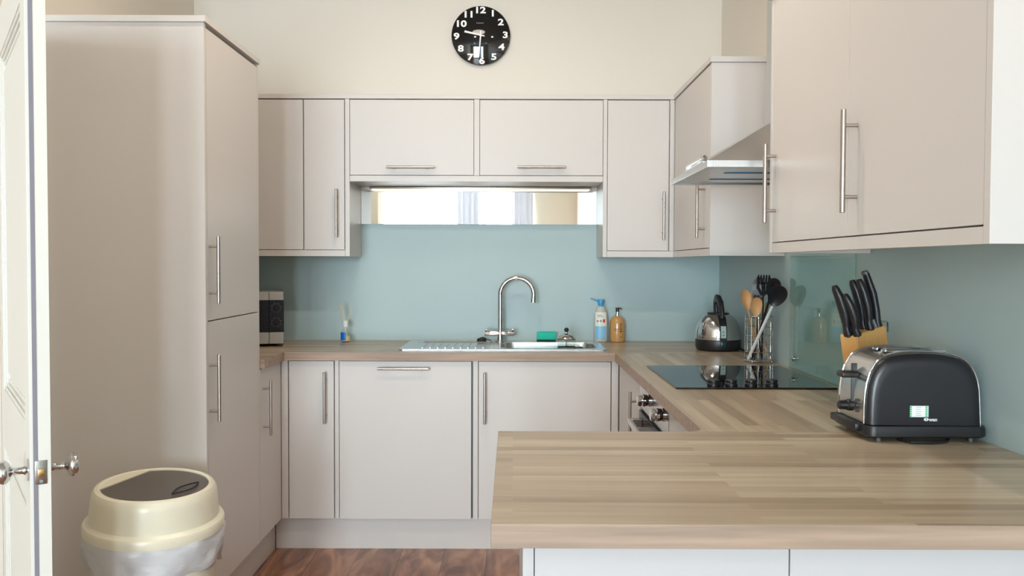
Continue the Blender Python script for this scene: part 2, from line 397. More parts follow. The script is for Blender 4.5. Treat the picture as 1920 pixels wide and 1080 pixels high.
t = thing('added_ceiling_light', (-.3, 3.0, CEIL), 'unseen round opal light added to brighten the back of the kitchen', 'ceiling light')  # out-of-view fixture added to carry the opal fill
obj('backplate', lathe(new(), [(.235, -.02), (.24, -.018), (.24, 0), (.0, 0)], (-.3, 3.0, CEIL), 48, cap=(True, False)), 'white', t)
obj('diffuser', lathe(new(), [(.0, -.075), (.12, -.07), (.2, -.05), (.228, -.021), (.0, -.021)], (-.3, 3.0, CEIL), 48, cap=(False, False)), 'lampface', t)
# ------------------------------------------------------------------ handles and doors
def bar(bm, c, axis, out, L=0.232, span=0.160, r=0.0062, stand=0.032):
    """bar handle: c = centre point on the door face, axis = bar direction, out = door normal"""
    c, axis, out = Vector(c), Vector(axis), Vector(out)
    a, b = c+out*stand-axis*L/2, c+out*stand+axis*L/2
    e = axis*.0012
    tube(bm, [a, a+e, b-e, b], [r*.8, r, r, r*.8], 16)
    for s in (-1, 1):
        p = c+axis*span/2*s; cyl(bm, p, p+out*stand, r*.72, 12)
    return bm
def slab(bm, x0, x1, y0, y1, z0, z1): return box(bm, x0, x1, y0, y1, z0, z1, 0.0010, 2)
def doorF(parent, x0, x1, z0, z1, Y, hx=None, hz=None, horiz=False, name='door', th=.019):
    d = obj(name, slab(new(), x0, x1, Y, Y+th, z0, z1), 'cab', parent)
    if hx is not None:
        obj('handle', bar(new(), (hx, Y, hz), (1, 0, 0) if horiz else (0, 0, 1), (0, -1, 0)), 'nickel', d)
    return d
def doorS(parent, X, y0, y1, z0, z1, sgn, hy=None, hz=None, name='door', th=.019):
    """door whose front faces sgn*X"""
    d = obj(name, slab(new(), min(X, X-sgn*th), max(X, X-sgn*th), y0, y1, z0, z1), 'cab', parent)
    if hy is not None:
        obj('handle', bar(new(), (X, hy, hz), (0, 0, 1), (sgn, 0, 0)), 'nickel', d)
    return d

# ---- tall larder unit on the left
TY0, TY1, TZ = 2.879, 3.487, 2.118
t = thing('tall_larder_cabinet', (-1.35, 3.18, 0), 'tall floor-standing cashmere grey larder cabinet behind the bin', 'cabinet')
obj('side_panel', slab(new(), XWL+.002, XL, TY0, TY0+.018, 0, TZ), 'cab', t)
obj('side_panel', slab(new(), XWL+.002, XL, TY1-.018, TY1, .149, TZ), 'cab', t)
obj('carcass', box(new(), XWL+.002, XL-.024, TY0+.019, TY1-.019, .15, TZ), 'carcass', t)
doorS(t, XL, TY0+.021, TY1-.020, 1.108, 2.104, 1, 2.915, 1.283, 'upper_door')
doorS(t, XL, TY0+.021, TY1-.020, .150, 1.104, 1, 2.915, .874, 'lower_door')
obj('plinth', slab(new(), XL-.055, XL-.04, TY0+.019, TY1, 0, .148), 'cab', t)
obj('cornice', slab(new(), XWL+.002, XL+.008, TY0-.010, TY1, TZ, TZ+.021), 'cab', t)

# ---- base units
t = thing('base_cabinet', (-1.35, 3.64, 0), 'low cabinet with long bar handle squeezed between tall larder and back corner', 'cabinet', 'base cabinets')
obj('carcass', box(new(), XWL+.002, XL-.022, TY1+.002, D, .15, WBOT-.001), 'carcass', t)
doorS(t, XL, TY1+.004, D-.004, .150, .866, 1, 3.535, .70)
obj('plinth', slab(new(), XL-.055, XL-.04, TY1, D+.04, 0, .148), 'cab', t)

PB = D+.04
def px2x(px): return onY(px, 820, D).x
t = thing('base_cabinet', (-.9, D+.3, 0), 'narrow base cabinet left of the dishwasher with an upright handle', 'cabinet', 'base cabinets')
obj('carcass', box(new(), -1.066, -.774, D+.021, YW-.002, .15, WBOT-.001), 'carcass', t)
obj('corner_post', slab(new(), XL+.001, px2x(541)-.002, D, D+.019, .150, .868), 'cab', t)
doorF(t, px2x(542), px2x(626), .150, .866, D, px2x(611), .703)
obj('filler_strip', slab(new(), px2x(628), px2x(635.5), D+.001, D+.02, .150, .868), 'cab', t)
t = thing('dishwasher', (-.47, D+.3, 0), 'built-in dishwasher behind a wide cupboard front with a horizontal handle', 'dishwasher')
obj('tub_body', box(new(), -.769, -.176, D+.021, YW-.03, .15, WBOT-.002), 'grey', t)
doorF(t, px2x(636.5), px2x(883.5), .149, .866, D, px2x(757.5), onY(757, 690, D).z, True)
t = thing('base_cabinet', (.15, D+.3, 0), 'wide sink base cabinet right of the dishwasher with handle at its left edge', 'cabinet', 'base cabinets')
obj('filler_strip', slab(new(), px2x(887), px2x(896), D+.001, D+.02, .150, .868), 'cab', t)
bm = new(); box(bm, -.172, -.154, D+.021, YW-.002, .15, WBOT-.001); box(bm, .45, .468, D+.021, YW-.002, .15, WBOT-.001); box(bm, -.154, .45, D+.021, YW-.002, .15, .168)
obj('carcass', bm, 'carcass', t)
doorF(t, px2x(897.5), px2x(1144.5), .150, .866, D, px2x(909), .703)
obj('corner_post', slab(new(), px2x(1146), XD-.001, D, D+.019, .150, .868), 'cab', t)
tag(obj('plinth', slab(new(), XL-.037, XD+.05, PB, PB+.016, 0, .147), 'cab'), 'long kickboard under the back row of base cabinets', 'plinth')

# right run
OY0, OY1 = 2.577, 3.168
t = thing('base_cabinet', (.78, 3.48, 0), 'corner base cabinet right of the sink, beyond the oven', 'cabinet', 'base cabinets')
obj('carcass', box(new(), XD+.021, XR-.002, OY1+.004, D-.002, .15, WBOT-.001), 'carcass', t)
doorS(t, XD, OY1+.006, D-.022, .150, .866, -1, 3.205, .706)
obj('plinth', slab(new(), XD+.04, XD+.055, 2.0, PB-.001, 0, .147), 'cab', t)
t = thing('built_in_oven', (.78, 2.87, 0), 'built-in steel oven under the hob with two round control knobs', 'oven')
obj('oven_body', box(new(), XD+.022, XR-.03, OY0+.004, OY1-.004, .16, WBOT-.003), 'grey', t)
obj('control_panel', slab(new(), XD-.001, XD+.02, OY0+.003, OY1-.003, .775, .868), 'steel', t)
dd = obj('oven_door', slab(new(), XD-.004, XD+.02, OY0+.003, OY1-.003, .26, .762), 'microblack', t)
obj('gap_shade', box(new(), XD+.006, XD+.02, OY0+.003, OY1-.003, .762, .775), 'black', t)  # black strip stands in for the shadow between panel and oven door
bm = new(); box(bm, XD-.052, XD-.040, OY0+.05, OY1-.03, .715, .738, .003)
for y in (OY0+.07, OY1-.09): box(bm, XD-.042, XD-.004, y, y+.03, .712, .741, .002)
obj('handle', bm, 'steel', dd)
obj('lower_panel', slab(new(), XD, XD+.02, OY0+.003, OY1-.003, .155, .255), 'cab', t)
for y in (2.655, 2.935):
    X = XD-.001
    k = obj('knob', lathe(new(), [(.021, 0), (.021, .006), (.017, .009), (.017, .014), (.0205, .016), (.0205, .026), (.018, .028), (.0205, .031), (.0205, .040), (.017, .044)], seg=32, mtx=Matrix.Translation((X, y, .833)) @ Matrix.Rotation(-PI/2, 4, 'Y')), 'chrome', t)
    obj('grip_ring', lathe(new(), [(.0175, .0085), (.0192, .0095), (.0192, .0145), (.0175, .0155)], seg=32, mtx=Matrix.Translation((X, y, .833)) @ Matrix.Rotation(-PI/2, 4, 'Y')), 'black', k)
t = thing('base_cabinet', (.78, 2.3, 0), 'base cabinet between the oven and the breakfast bar', 'cabinet', 'base cabinets')
obj('carcass', box(new(), XD+.021, XR-.002, 1.96, OY0-.003, .15, WBOT-.001), 'carcass', t)
doorS(t, XD, 1.98, OY0-.002, .150, .866, -1)

# peninsula units
PY0, PY1 = 1.286, 2.010
t = thing('peninsula_cabinet', (.55, 1.6, 0), 'cabinet backs and end panel under the breakfast bar, darkened against the light', 'cabinet')
pf = 1.325
obj('end_panel', slab(new(), onY(980, 1050, pf).x, onY(1001, 1050, pf).x, pf, 1.955, 0, WBOT-.001), 'cabdim', t)
s1 = onY(1481.5, 1050, pf).x
obj('back_panel', slab(new(), onY(1002.5, 1050, pf).x, s1-.001, pf+.003, pf+.021, .001, WBOT-.001), 'cabdim', t)
obj('back_panel', slab(new(), s1+.001, XR-.002, pf+.003, pf+.021, .001, WBOT-.001), 'cabdim', t)
obj('carcass', box(new(), onY(1004, 1050, pf).x, XR-.003, pf+.022, 1.955, .1, WBOT-.002), 'carcass', t)

# ---- worktops
def wt_faces(o, main='topX'):
    for p in o.data.polygons: p.material_index = 0 if p.normal.z > 0.5 else 1
BX0, BX1, BY0, BY1 = -.062, .402, 3.955, 4.262
SINKCUT = rrect(BX0-.006, BX1+.006, BY0-.006, BY1+.006, .07)
outer = [(XWL+.002, 3.49), (XL+.02, 3.49), (XL+.02, D-.02), (XR-.002, D-.02), (XR-.002, YW-.001), (XWL+.002, YW-.001)]
o = obj('worktop', plate_hole(new(), outer, [SINKCUT], WBOT, WTOP), ['topX', 'topedge']); wt_faces(o)
tag(o, 'wood-effect worktop along the back wall holding the sink', 'worktop', 'wood effect worktops')
arc = [(XE-.045+.045*math.sin(a), PY1+.045-.045*math.cos(a)) for a in [PI/2*k/6 for k in range(7)]]
poly = [(XE-.045, PY1+.0005)]+[p for p in arc[1:]]+[(XE, D-.0205), (XR-.002, D-.0205), (XR-.002, PY1+.0005)]
poly[0] = (XE-.045, PY1+.0005)
o = obj('worktop', prism(new(), poly, lambda u, v, d: (u, v, d), WBOT, WTOP, .0012), ['topY', 'topedge']); wt_faces(o)
tag(o, 'wood-effect worktop along the right wall holding the hob and kettle', 'worktop', 'wood effect worktops')
pen = [tuple(onZ(934, 810, WTOP).xy), tuple(onZ(920, 984.5, WTOP).xy), (XR-.002, PY0), (XR-.002, PY1)]
pen[0] = (pen[0][0], PY1); pen[1] = (pen[1][0], PY0)
o = obj('worktop', prism(new(), pen, lambda u, v, d: (u, v, d), WBOT, WTOP, .0015), ['topX', 'topedge']); wt_faces(o)
tag(o, 'wood-effect breakfast bar top jutting out in the foreground under the toaster', 'worktop', 'wood effect worktops')

# ---- wall units
def ux(px): return onY(px, 300, YU).x
def pelF(parent, x0, x1, z0=ZU, z1=ZD0-.003): return obj('pelmet', slab(new(), x0, x1, YU, YU+.019, z0, z1), 'cab', parent)
t = thing('wall_cabinet', (-1.2, YU+.15, ZU), 'narrow double-fronted wall cabinet in left corner above the microwave', 'cabinet', 'wall cabinets')
e0, e1 = ux(647), ux(655.5)
obj('carcass', box(new(), XWL+.002, e0-.001, YU+.021, YW-.002, ZD0-.018, ZC), 'carcass', t)
obj('filler_door', slab(new(), XWL+.004, ux(568), YU, YU+.019, ZD0, ZD1), 'cab', t)
doorF(t, ux(570), ux(645.5), ZD0, ZD1, YU, ux(632.5), onY(632, 400, YU).z)
obj('end_panel', slab(new(), e0, e1, YU-.001, YW-.002, ZU, ZC), 'cab', t)
pelF(t, XWL+.004, e0-.001)
f0, f1 = ux(1131), ux(1138.5)
mid0, mid1 = ux(888.5), ux(899.5)
BZ0 = 1.7025; BZD = onY(770, 328, YU).z
for k, (a, b, hp, lab) in enumerate(((e1+.001, mid0, 770.5, 'short wall cabinet with a lift-up front above the mirror strip, left one'), (mid1, f0-.001, 1015, 'short wall cabinet with a lift-up front above the mirror strip, right one'))):
    t = thing('bridging_cabinet', ((a+b)/2, YU+.15, BZ0), lab, 'cabinet', 'lift-up cabinets above the sink')
    obj('carcass', box(new(), a, b if k else b+.0285, YU+.021, YW-.002, BZ0, ZC), 'cab', t)
    doorF(t, a+.001, b-.001, BZD, ZD1, YU, ux(hp), onY(hp, 314.5, YU).z, True, 'lift_up_door')
    obj('bottom_rail', slab(new(), a, b if k else b+.0285, YU, YU+.019, BZ0, BZD-.003), 'cab', t)
    if k == 0: obj('filler_strip', slab(new(), mid0+.001, mid1-.001, YU+.001, YU+.019, BZD-.002, ZC), 'cab', t)
t = thing('wall_cabinet', (.6, YU+.15, ZU), 'single door wall cabinet right of the sink, above the soap bottles', 'cabinet', 'wall cabinets')
obj('end_panel', slab(new(), f0, f1, YU-.001, YW-.002, ZU, ZC), 'cab', t)
obj('carcass', box(new(), f1+.001, XR-.002, YU+.021, YW-.002, ZD0-.018, ZC), 'carcass', t)
doorF(t, ux(1139.5), ux(1254), ZD0, ZD1, YU, ux(1243.5), onY(1243, 405, YU).z)
obj('corner_post', slab(new(), ux(1256), XU-.001, YU, YU+.019, ZD0-.002, ZC), 'cab', t)
pelF(t, f1+.001, XU-.001)
FY = 3.339
t = thing('wall_cabinet', (.92, 3.7, ZU), 'corner wall cabinet on the right wall behind the cooker hood', 'cabinet', 'wall cabinets')
obj('end_panel', slab(new(), XU, XR-.002, FY, FY+.018, ZU, ZC), 'cab', t)
obj('carcass', box(new(), XU+.021, XR-.002, FY+.019, YU+.019, ZD0-.018, ZC), 'carcass', t)
hy = 3.435
doorS(t, XU, FY+.020, YU-.022, ZD0, ZD1, -1, hy, onY(1316, 392, 3.43).z)
obj('pelmet', slab(new(), XU, XU+.019, FY+.019, YU-.001, ZU, ZD0-.003), 'cab', t)
# continuous cornice along the back and round to the right
ci = .006; c1 = ZC+.0005; c2 = ZC+.0225
cpoly = [(XWL+.002, YU-ci), (XU-ci, YU-ci), (XU-ci, FY-ci), (XR-.002, FY-ci), (XR-.002, YW-.002), (XWL+.002, YW-.002)]
tag(obj('cornice', prism(new(), cpoly, lambda u, v, d: (u, v, d), c1, c2, .0012), 'cab'), 'slim cornice board running over the back wall cabinets and round the corner', 'cornice')
# near right wall cabinet
NY0, NY1 = 1.373, 2.556
t = thing('wall_cabinet', (.92, 1.96, ZU), 'large two-door wall cabinet at top right above the toaster', 'cabinet', 'wall cabinets')
obj('end_panel', slab(new(), XU-.004, XR-.002, NY0, NY0+.019, ZU, ZC), 'cab', t)
obj('end_panel', slab(new(), XU-.004, XR-.002, NY1-.019, NY1, ZU, ZC), 'cab', t)
obj('carcass', box(new(), XU+.018, XR-.002, NY0+.020, NY1-.020, ZD0-.018, ZC), 'carcass', t)
ym = (NY0+NY1)/2
doorS(t, XU-.003, ym+.0012, NY1-.021, ZD0, ZC-.002, -1, 2.50, onY(1437, 344, 2.5).z)
doorS(t, XU-.003, NY0+.021, ym-.0012, ZD0, ZC-.002, -1, 1.91, onY(1565, 302, 1.91).z)
obj('pelmet', slab(new(), XU-.003, XU+.016, NY0+.020, NY1-.020, ZU, ZD0-.003), 'cab', t)
obj('cornice', slab(new(), XU-.012, XR-.002, NY0-.008, NY1+.008, ZC, ZC+.022), 'cab', t)

# ---- mirror strip and strip light
x0, x1 = e1+.001, f0-.001
t = thing('wall_mirror', ((x0+x1)/2, YW-.004, 1.495), 'long narrow mirror strip reflecting a bright window, under the short cabinets', 'mirror')
obj('mirror_glass', box(new(), x0, x1, YW-.006, YW-.001, onY(900, 420.5, YW).z, 1.686), 'mirror', t)
t = thing('strip_light', ((x0+x1)/2, YW-.04, 1.70), 'slim warm strip light under the short cabinets above the mirror', 'light')
obj('housing', box(new(), x0+.05, x1-.03, YW-.055, YW-.010, 1.690, 1.702, .002), 'nickel', t)
obj('diffuser', box(new(), x0+.06, x1-.04, YW-.048, YW-.018, 1.6865, 1.6898), 'ledface', t)

# ------------------------------------------------------------------ cooker hood
t = thing('cooker_hood', (.83, 2.87, 1.60), 'stainless steel chimney cooker hood over the black hob', 'cooker hood')
HX0, HX1, HY0, HY1, HZ = .587, XR-.003, 2.577, 3.169, 1.602
bm = new(); w = .02; h = .021
box(bm, HX0, HX0+w, HY0, HY1, HZ, HZ+h, .001); box(bm, HX0+w, HX1, HY0, HY0+w, HZ, HZ+h, .001)
box(bm, HX0+w, HX1, HY1-w, HY1, HZ, HZ+h, .001)
obj('canopy_rim', bm, 'hoodsteel', t)
CX0, CY0, CY1, CZ1 = .885, 2.735, 3.01, 1.80
bm = new(); e = .004
rings(bm, [[Vector((HX0+e, HY0+e, HZ+h)), Vector((HX1, HY0+e, HZ+h)), Vector((HX1, HY1-e, HZ+h)), Vector((HX0+e, HY1-e, HZ+h))],
           [Vector((CX0, CY0, CZ1)), Vector((HX1, CY0, CZ1)), Vector((HX1, CY1, CZ1)), Vector((CX0, CY1, CZ1))]])
bmesh.ops.recalc_face_normals(bm, faces=bm.faces)
obj('canopy', bm, 'hoodsteel', t)
bm = new(); box(bm, CX0, HX1, CY0, CY1, CZ1, 1.99, .0015); box(bm, CX0+.004, HX1, CY0+.004, CY1-.004, 1.9915, CEIL-.001, .0015)
obj('chimney', bm, 'hoodsteel', t)
ya, yb = 2.79, 3.00
for k, (y0, y1) in enumerate(((HY0+w+.002, ya-.003), (ya+.003, yb-.003), (yb+.003, HY1-w-.002))):
    f = obj('grease_filter', box(new(), HX0+.10, HX1-.01, y0, y1, HZ+.006, HZ+.012, .001), 'hoodsteel', t)
obj('underside_plate', box(new(), HX0+w, HX0+.098, HY0+w, HY1-w, HZ+.003, HZ+.012), 'hoodsteel', t)
for y in (ya, yb):
    o = obj('film_edge', box(new(), HX0+.10, HX1-.02, y-.0015, y+.0015, HZ+.003, HZ+.010), 'film', t); o['label'] = 'blue protective film edge'
# switch rail on the front slope
bm = new()
p0 = Vector((HX0+.013, 2.93, HZ+h+.012)); p1 = Vector((HX0+.013, 2.66, HZ+h+.012))
tube(bm, [p0, p0+Vector((0, -.01, .006)), p1+Vector((0, .01, .006)), p1], [.006, .009, .009, .006], 12)
box(bm, HX0+.004, HX0+.03, 2.655, 2.935, HZ+h-.001, HZ+h+.008, .002)
obj('switch_rail', bm, 'chrome', t)

# ------------------------------------------------------------------ glass splashback
t = thing('glass_splashback', (XR-.015, 2.92, WTOP), 'clear glass splashback panel on the wall behind the hob, reflecting the utensils', 'splashback')
obj('glass_panel', box(new(), XR-.019, XR-.013, 2.612, 3.222, WTOP+.002, 1.585, .0008), 'splashglass', t)
for y in (2.66, 3.175):
    for z in (.955, 1.53):
        obj('fixing', lathe(new(), [(.008, .0), (.008, .018), (.010, .0185), (.010, .022), (.006, .024)], seg=20, mtx=Matrix.Translation((XR-.0005, y, z)) @ Matrix.Rotation(-PI/2, 4, 'Y')), 'chrome', t)

# ------------------------------------------------------------------ hob
t = thing('hob', (.78, 2.988, WTOP), 'flat black glass hob with four round knobs along its near edge', 'hob')
obj('glass_plate', box(new(), .520, 1.036, 2.693, 3.283, WTOP+.0008, WTOP+.0065, .0012), 'hob', t)
for px in (1338, 1371, 1408, 1447):
    c = onZ(px, 722.5, WTOP+.0065)
    obj('knob', lathe(new(), [(.0205, .0005), (.0205, .006), (.0175, .0085), (.0175, .011), (.019, .013), (.019, .017), (.0165, .0195)], c, 32), 'black', t)

# ------------------------------------------------------------------ sink, tap and things around it
SX0, SX1, SY_0, SY_1 = -.528, .432, 3.888, 4.362
t = thing('kitchen_sink', (-.05, 4.12, WTOP), 'inset stainless steel sink with drainer on the left', 'sink')
z0, z1 = WTOP+.0006, WTOP+.0042
inner = rrect(BX0, BX1, BY0, BY1, .065)
DX0, DX1, DY0, DY1 = SX0+.05, BX0-.03, SY_0+.05, 4.29
drain = rrect(DX0, DX1, DY0, DY1, .03)
obj('rim', plate_hole(new(), rrect(SX0, SX1, SY_0, SY_1, .02), [inner, drain], z0, z1), 'sinksteel', t)
bm = new()
def sc(lp, k, z):
    cx = sum(p[0] for p in lp)/len(lp); cy = sum(p[1] for p in lp)/len(lp); return [Vector((cx+(x-cx)*k, cy+(y-cy)*k, z)) for x, y in lp]
rings(bm, [sc(inner, 1.0, z1), sc(inner, .985, z1-.004), sc(inner, .96, .80), sc(inner, .93, .768), sc(inner, .85, .758)], (False, True))
bmesh.ops.reverse_faces(bm, faces=bm.faces)
obj('bowl', bm, 'sinksteel', t)
bm = new(); rings(bm, [sc(drain, 1.0, z1), sc(drain, .98, z0-.0002)], (False, True)); bmesh.ops.reverse_faces(bm, faces=bm.faces)
for k in range(9):
    x = DX0+.05+k*(DX1-DX0-.1)/8
    tube(bm, [(x, DY0+.05, z0+.0005), (x, DY1-.05, z0+.0012)], .0035, 8)
obj('drainer', bm, 'sinksteel', t)
bm = new(); tube(bm, [(SX0+.008, SY_0+.006, z1-.0005), (SX1-.008, SY_0+.006, z1-.0005)], .0022, 8)
obj('front_lip', bm, 'sinksteel', t)

TX, TYY = onY(938, 636, 4.305).x, 4.305
def tz(py): return onY(938, py, TYY).z
t = thing('kitchen_tap', (TX, TYY, WTOP+.004), 'chrome swan-neck mixer tap with two levers behind the sink', 'tap')
zb = WTOP+.0045; zc = tz(624.5)
obj('base', lathe(new(), [(.026, 0), (.026, .004), (.016, .008), (.0145, zc-zb), (.0135, zc-zb+.022), (.011, zc-zb+.03), (.0, zc-zb+.031)], (TX, TYY, zb), 28), 'chrome', t)
hw = (965-908)/2/369
obj('crossbar', lathe(new(), [(.0135, -hw), (.0145, -hw+.003), (.0145, -.022), (.0125, -.021), (.0125, .021), (.0145, .022), (.0145, hw-.003), (.0135, hw)], seg=28, mtx=Matrix.Translation((TX-.002, TYY, zc)) @ Matrix.Rotation(PI/2, 4, 'Y')), 'chrome', t)
for s in (-1, 1):
    x = TX-.002+s*(hw-.011)
    bm = new(); box(bm, x-.006, x+.006, TYY-.03, TYY+.012, zc+.015, zc+.024, .003); cyl(bm, (x, TYY, zc+.008), (x, TYY, zc+.018), .005)
    obj('lever', bm, 'chrome', t)
R = .0845; zt_ = tz(521)-R; pts = [(TX, TYY, zc+.02), (TX, TYY, zt_-.05)]
for k in range(0, 25):
    a = PI-k*(PI+.12)/24; pts.append((TX+R+R*math.cos(a), TYY-.012*(k/24), zt_+R*math.sin(a)))
p = Vector(pts[-1]); q = Vector(pts[-2]); d = (p-q).normalized(); pts.append(tuple(p+d*.028))
bm = new(); tube(bm, pts, .0122, 20)
obj('spout', bm, 'chrome', t)
obj('spout_nozzle', cyl(new(), Vector(pts[-1])-d*.022, Vector(pts[-1])+d*.002, .0134, 20), 'chrome', t)

bm = new(); c = onY(903, 637, 4.325); c.z = WTOP+.005
lathe(bm, [(.024, 0), (.025, .003), (.021, .012), (.012, .014), (.004, .018), (.0, .019)], c, 28)
tube(bm, [c+Vector((0, 0, .016)), c+Vector((.008, -.004, .020)), c+Vector((.03, -.006, .008)), c+Vector((.05, -.012, .003))], .0018, 8)
tag(obj('sink_plug', bm, 'blackmatt'), 'black rubber sink plug lying left of the tap', 'plug')

a = onY(1006.5, 636, 4.34); b = onY(1042, 636, 4.34)
t = thing('washing_up_sponge', ((a.x+b.x)/2, 4.34, WTOP+.004), 'turquoise green sponge with dark scouring pad behind the sink', 'sponge')
zs = WTOP+.0044
obj('scourer_pad', box(new(), a.x, b.x, 4.32, 4.36, zs, zs+.007, .001), 'darkgreen', t)
obj('foam', box(new(), a.x, b.x, 4.32, 4.36, zs+.007, zs+.045, .003), 'green', t)

# cafetiere standing in the bowl
CY = 4.12; c = onY(1062, 640, CY); cx = c.x
def cz(py): return onY(1062, py, CY).z
t = thing('cafetiere', (cx, CY, .758), 'chrome-lidded cafetiere with black ball knob standing in the sink bowl', 'cafetiere')
zl = cz(636.5)
obj('glass_beaker', lathe(new(), [(.041, 0), (.043, .004), (.043, zl-.759), (.041, zl-.759), (.041, .006), (.0, .006)], (cx, CY, .759), 36), 'glass', t)
bm = new(); lathe(bm, [(.0455, .06), (.0455, .066), (.0435, .066), (.0435, .06)], (cx, CY, .759), 36, cap=(False, False))
lathe(bm, [(.0455, .13), (.0455, .145), (.0435, .145), (.0435, .13)], (cx, CY, .759), 36, cap=(False, False))
for k in range(4):
    a = PI/4+k*PI/2; tube(bm, [(cx+.0455*math.cos(a), CY+.0455*math.sin(a), .759), (cx+.0455*math.cos(a), CY+.0455*math.sin(a), .905)], .003, 8)
obj('metal_frame', bm, 'chrome', t)
lp = [(.046, 0), (.047, .004), (.044, .010), (.036, .019), (.024, .026), (.010, .030), (.006, .036), (.0, .036)]
obj('lid', lathe(new(), lp, (cx, CY, zl), 36), 'chrome', t)
obj('plunger_knob', lathe(new(), [(.0, -.0115)]+[(.0115*math.sin(a), -.0115*math.cos(a)) for a in [PI*k/12 for k in range(1, 12)]]+[(.0, .0115)], (cx, CY, cz(618.5)), 20), 'black', t)
obj('handle', tube(new(), [(cx+.043, CY-.01, .895), (cx+.07, CY-.016, .90), (cx+.086, CY-.02, .885), (cx+.09, CY-.022, .85), (cx+.082, CY-.02, .80), (cx+.06, CY-.015, .785), (cx+.044, CY-.01, .79)], .008, 12), 'black', t)
obj('plunger_rod', cyl(new(), (cx, CY, .80), (cx, CY, zl+.002), .003, 12), 'chrome', t)

# ---- bottles
def bottle_pt(px, Y): v = onY(px, 600, Y); return v.x
BYL = 4.345
def bz(px, py): return onY(px, py, BYL).z
x = bottle_pt(1126.5, BYL)
t = thing('spray_bottle', (x, BYL, WTOP), 'clear bottle with blue cap and pale blue label beside the sink corner', 'bottle')
H = bz(1126, 572)-WTOP
obj('bottle_body', lathe(new(), [(.030, 0), (.035, .004), (.036, .03), (.036, .115), (.032, .145), (.022, .172), (.015, .184), (.013, H)], (x, BYL, WTOP), 36, sy=.72), 'clearsoap', t)
# label patches wrap the front
def wrap(bm, c, rx, ry, a0, a1, z0, z1, off=.0006, n=14, th=.0006):
    r1 = []; 
    for z in (z0, z1):
        r1.append([Vector((c[0]+(rx+off)*math.cos(a0+(a1-a0)*k/n), c[1]+(ry+off)*math.sin(a0+(a1-a0)*k/n), z)) for k in range(n+1)])
    vs = [[bm.verts.new(p) for p in r] for r in r1]
    for k in range(n): bm.faces.new((vs[0][k], vs[0][k+1], vs[1][k+1], vs[1][k]))
    return bm
zmid = bz(1126, 611); zlt = bz(1126, 585); zlb = bz(1126, 634.5)
A0, A1 = -PI/2-.95, -PI/2+.80
obj('upper_label', wrap(new(), (x, BYL), .036, .026, A0, A1, zmid, zlt, .0007), 'label_white', t)
obj('lower_label', wrap(new(), (x, BYL), .036, .026, A0, A1, zlb, zmid, .0007), 'sky_label', t)
bm = new(); wrap(bm, (x, BYL), .036, .026, -PI/2+.22, -PI/2+.55, bz(1130, 604), bz(1130, 598), .0012, 4)
obj('red_mark', bm, 'red', t)
bm = new()
for a, b_, p, q in ((-.6, .1, 590, 591.5), (-.5, .3, 593, 594), (-.7, -.35, 600, 603), (-.2, .05, 599, 603.5)):
    wrap(bm, (x, BYL), .036, .026, -PI/2+a, -PI/2+b_, bz(1130, q), bz(1130, p), .0012, 4)
obj('label_print', bm, 'grey_print', t)
zc0 = bz(1126, 573); zc1 = bz(1126, 562)
cp = obj('cap', lathe(new(), [(.013, zc0-WTOP-.004), (.0135, zc0-WTOP), (.0185, zc1-WTOP-.004), (.0175, zc1-WTOP)], (x, BYL, WTOP), 28), 'blue_cap', t)
tp = onY(1107, 559.5, BYL)
obj('nozzle', tube(new(), [(x-.010, BYL, zc1-.008), (x-.03, BYL, zc1-.002), tuple(tp)], [.005, .0035, .002], 10), 'blue_cap', cp)

x = bottle_pt(1157.5, BYL)
t = thing('soap_dispenser', (x, BYL, WTOP), 'golden brown hand soap bottle with black pump top', 'bottle')
Hs = bz(1157, 592)-WTOP
obj('bottle_body', lathe(new(), [(.034, 0), (.0385, .003), (.0395, .01), (.0395, Hs-.042), (.037, Hs-.026), (.030, Hs-.012), (.020, Hs-.003), (.010, Hs)], (x, BYL, WTOP), 40), 'amber', t)
bm = new()
for a, b_, p, q in ((.18, .42, 611, 613), (.12, .5, 615, 617), (.2, .5, 619, 622), (-.55, .05, 615.5, 616.5), (.25, .45, 606, 609), (-.5, .0, 618.5, 619.3), (.3, .5, 630, 632)):
    obj('printed_mark', wrap(new(), (x, BYL), .0395, .0395, -PI/2+a, -PI/2+b_, bz(1157, q), bz(1157, p), .0006, 4), 'brown_print', t)
zp = bz(1157, 592)
obj('collar', lathe(new(), [(.010, -.004), (.010, .002), (.0078, .016), (.0078, .022)], (x, BYL, zp), 24), 'chrome', t)
bm = new(); lathe(bm, [(.0085, .020), (.0085, .036), (.0105, .037), (.0105, .041), (.006, .042)], (x, BYL, zp), 24)
tube(bm, [(x, BYL, zp+.038), (x+.014, BYL-.002, zp+.038), (x+.024, BYL-.004, zp+.034)], [.0035, .003, .002], 10)
obj('pump', bm, 'black', t)

# ---- reed diffuser
DYY = 4.30; x = onY(648, 620, DYY).x
def dz(py): return onY(648, py, DYY).z
t = thing('reed_diffuser', (x, DYY, WTOP), 'small glass reed diffuser with blue label on left of worktop', 'diffuser')
zt1 = dz(611)-WTOP
obj('glass_bottle', lathe(new(), [(.022, 0), (.0245, .003), (.0245, .045), (.021, .054), (.011, .060), (.0095, zt1-.004)], (x, DYY, WTOP), 28), 'glass', t)
obj('oil', lathe(new(), [(.019, .003), (.022, .005), (.022, .03), (.0, .031)], (x, DYY, WTOP), 28), 'reed', t)
obj('paper_label', wrap(new(), (x, DYY), .0245, .0245, -PI/2-1.3, -PI/2+.25, WTOP+.010, WTOP+.050, .0006), 'blue_label', t)
obj('neck_collar', lathe(new(), [(.012, 0), (.0125, .002), (.0125, dz(599)-dz(611)), (.008, dz(599)-dz(611))], (x, DYY, WTOP+zt1-.006), 24), 'white_plastic', t)
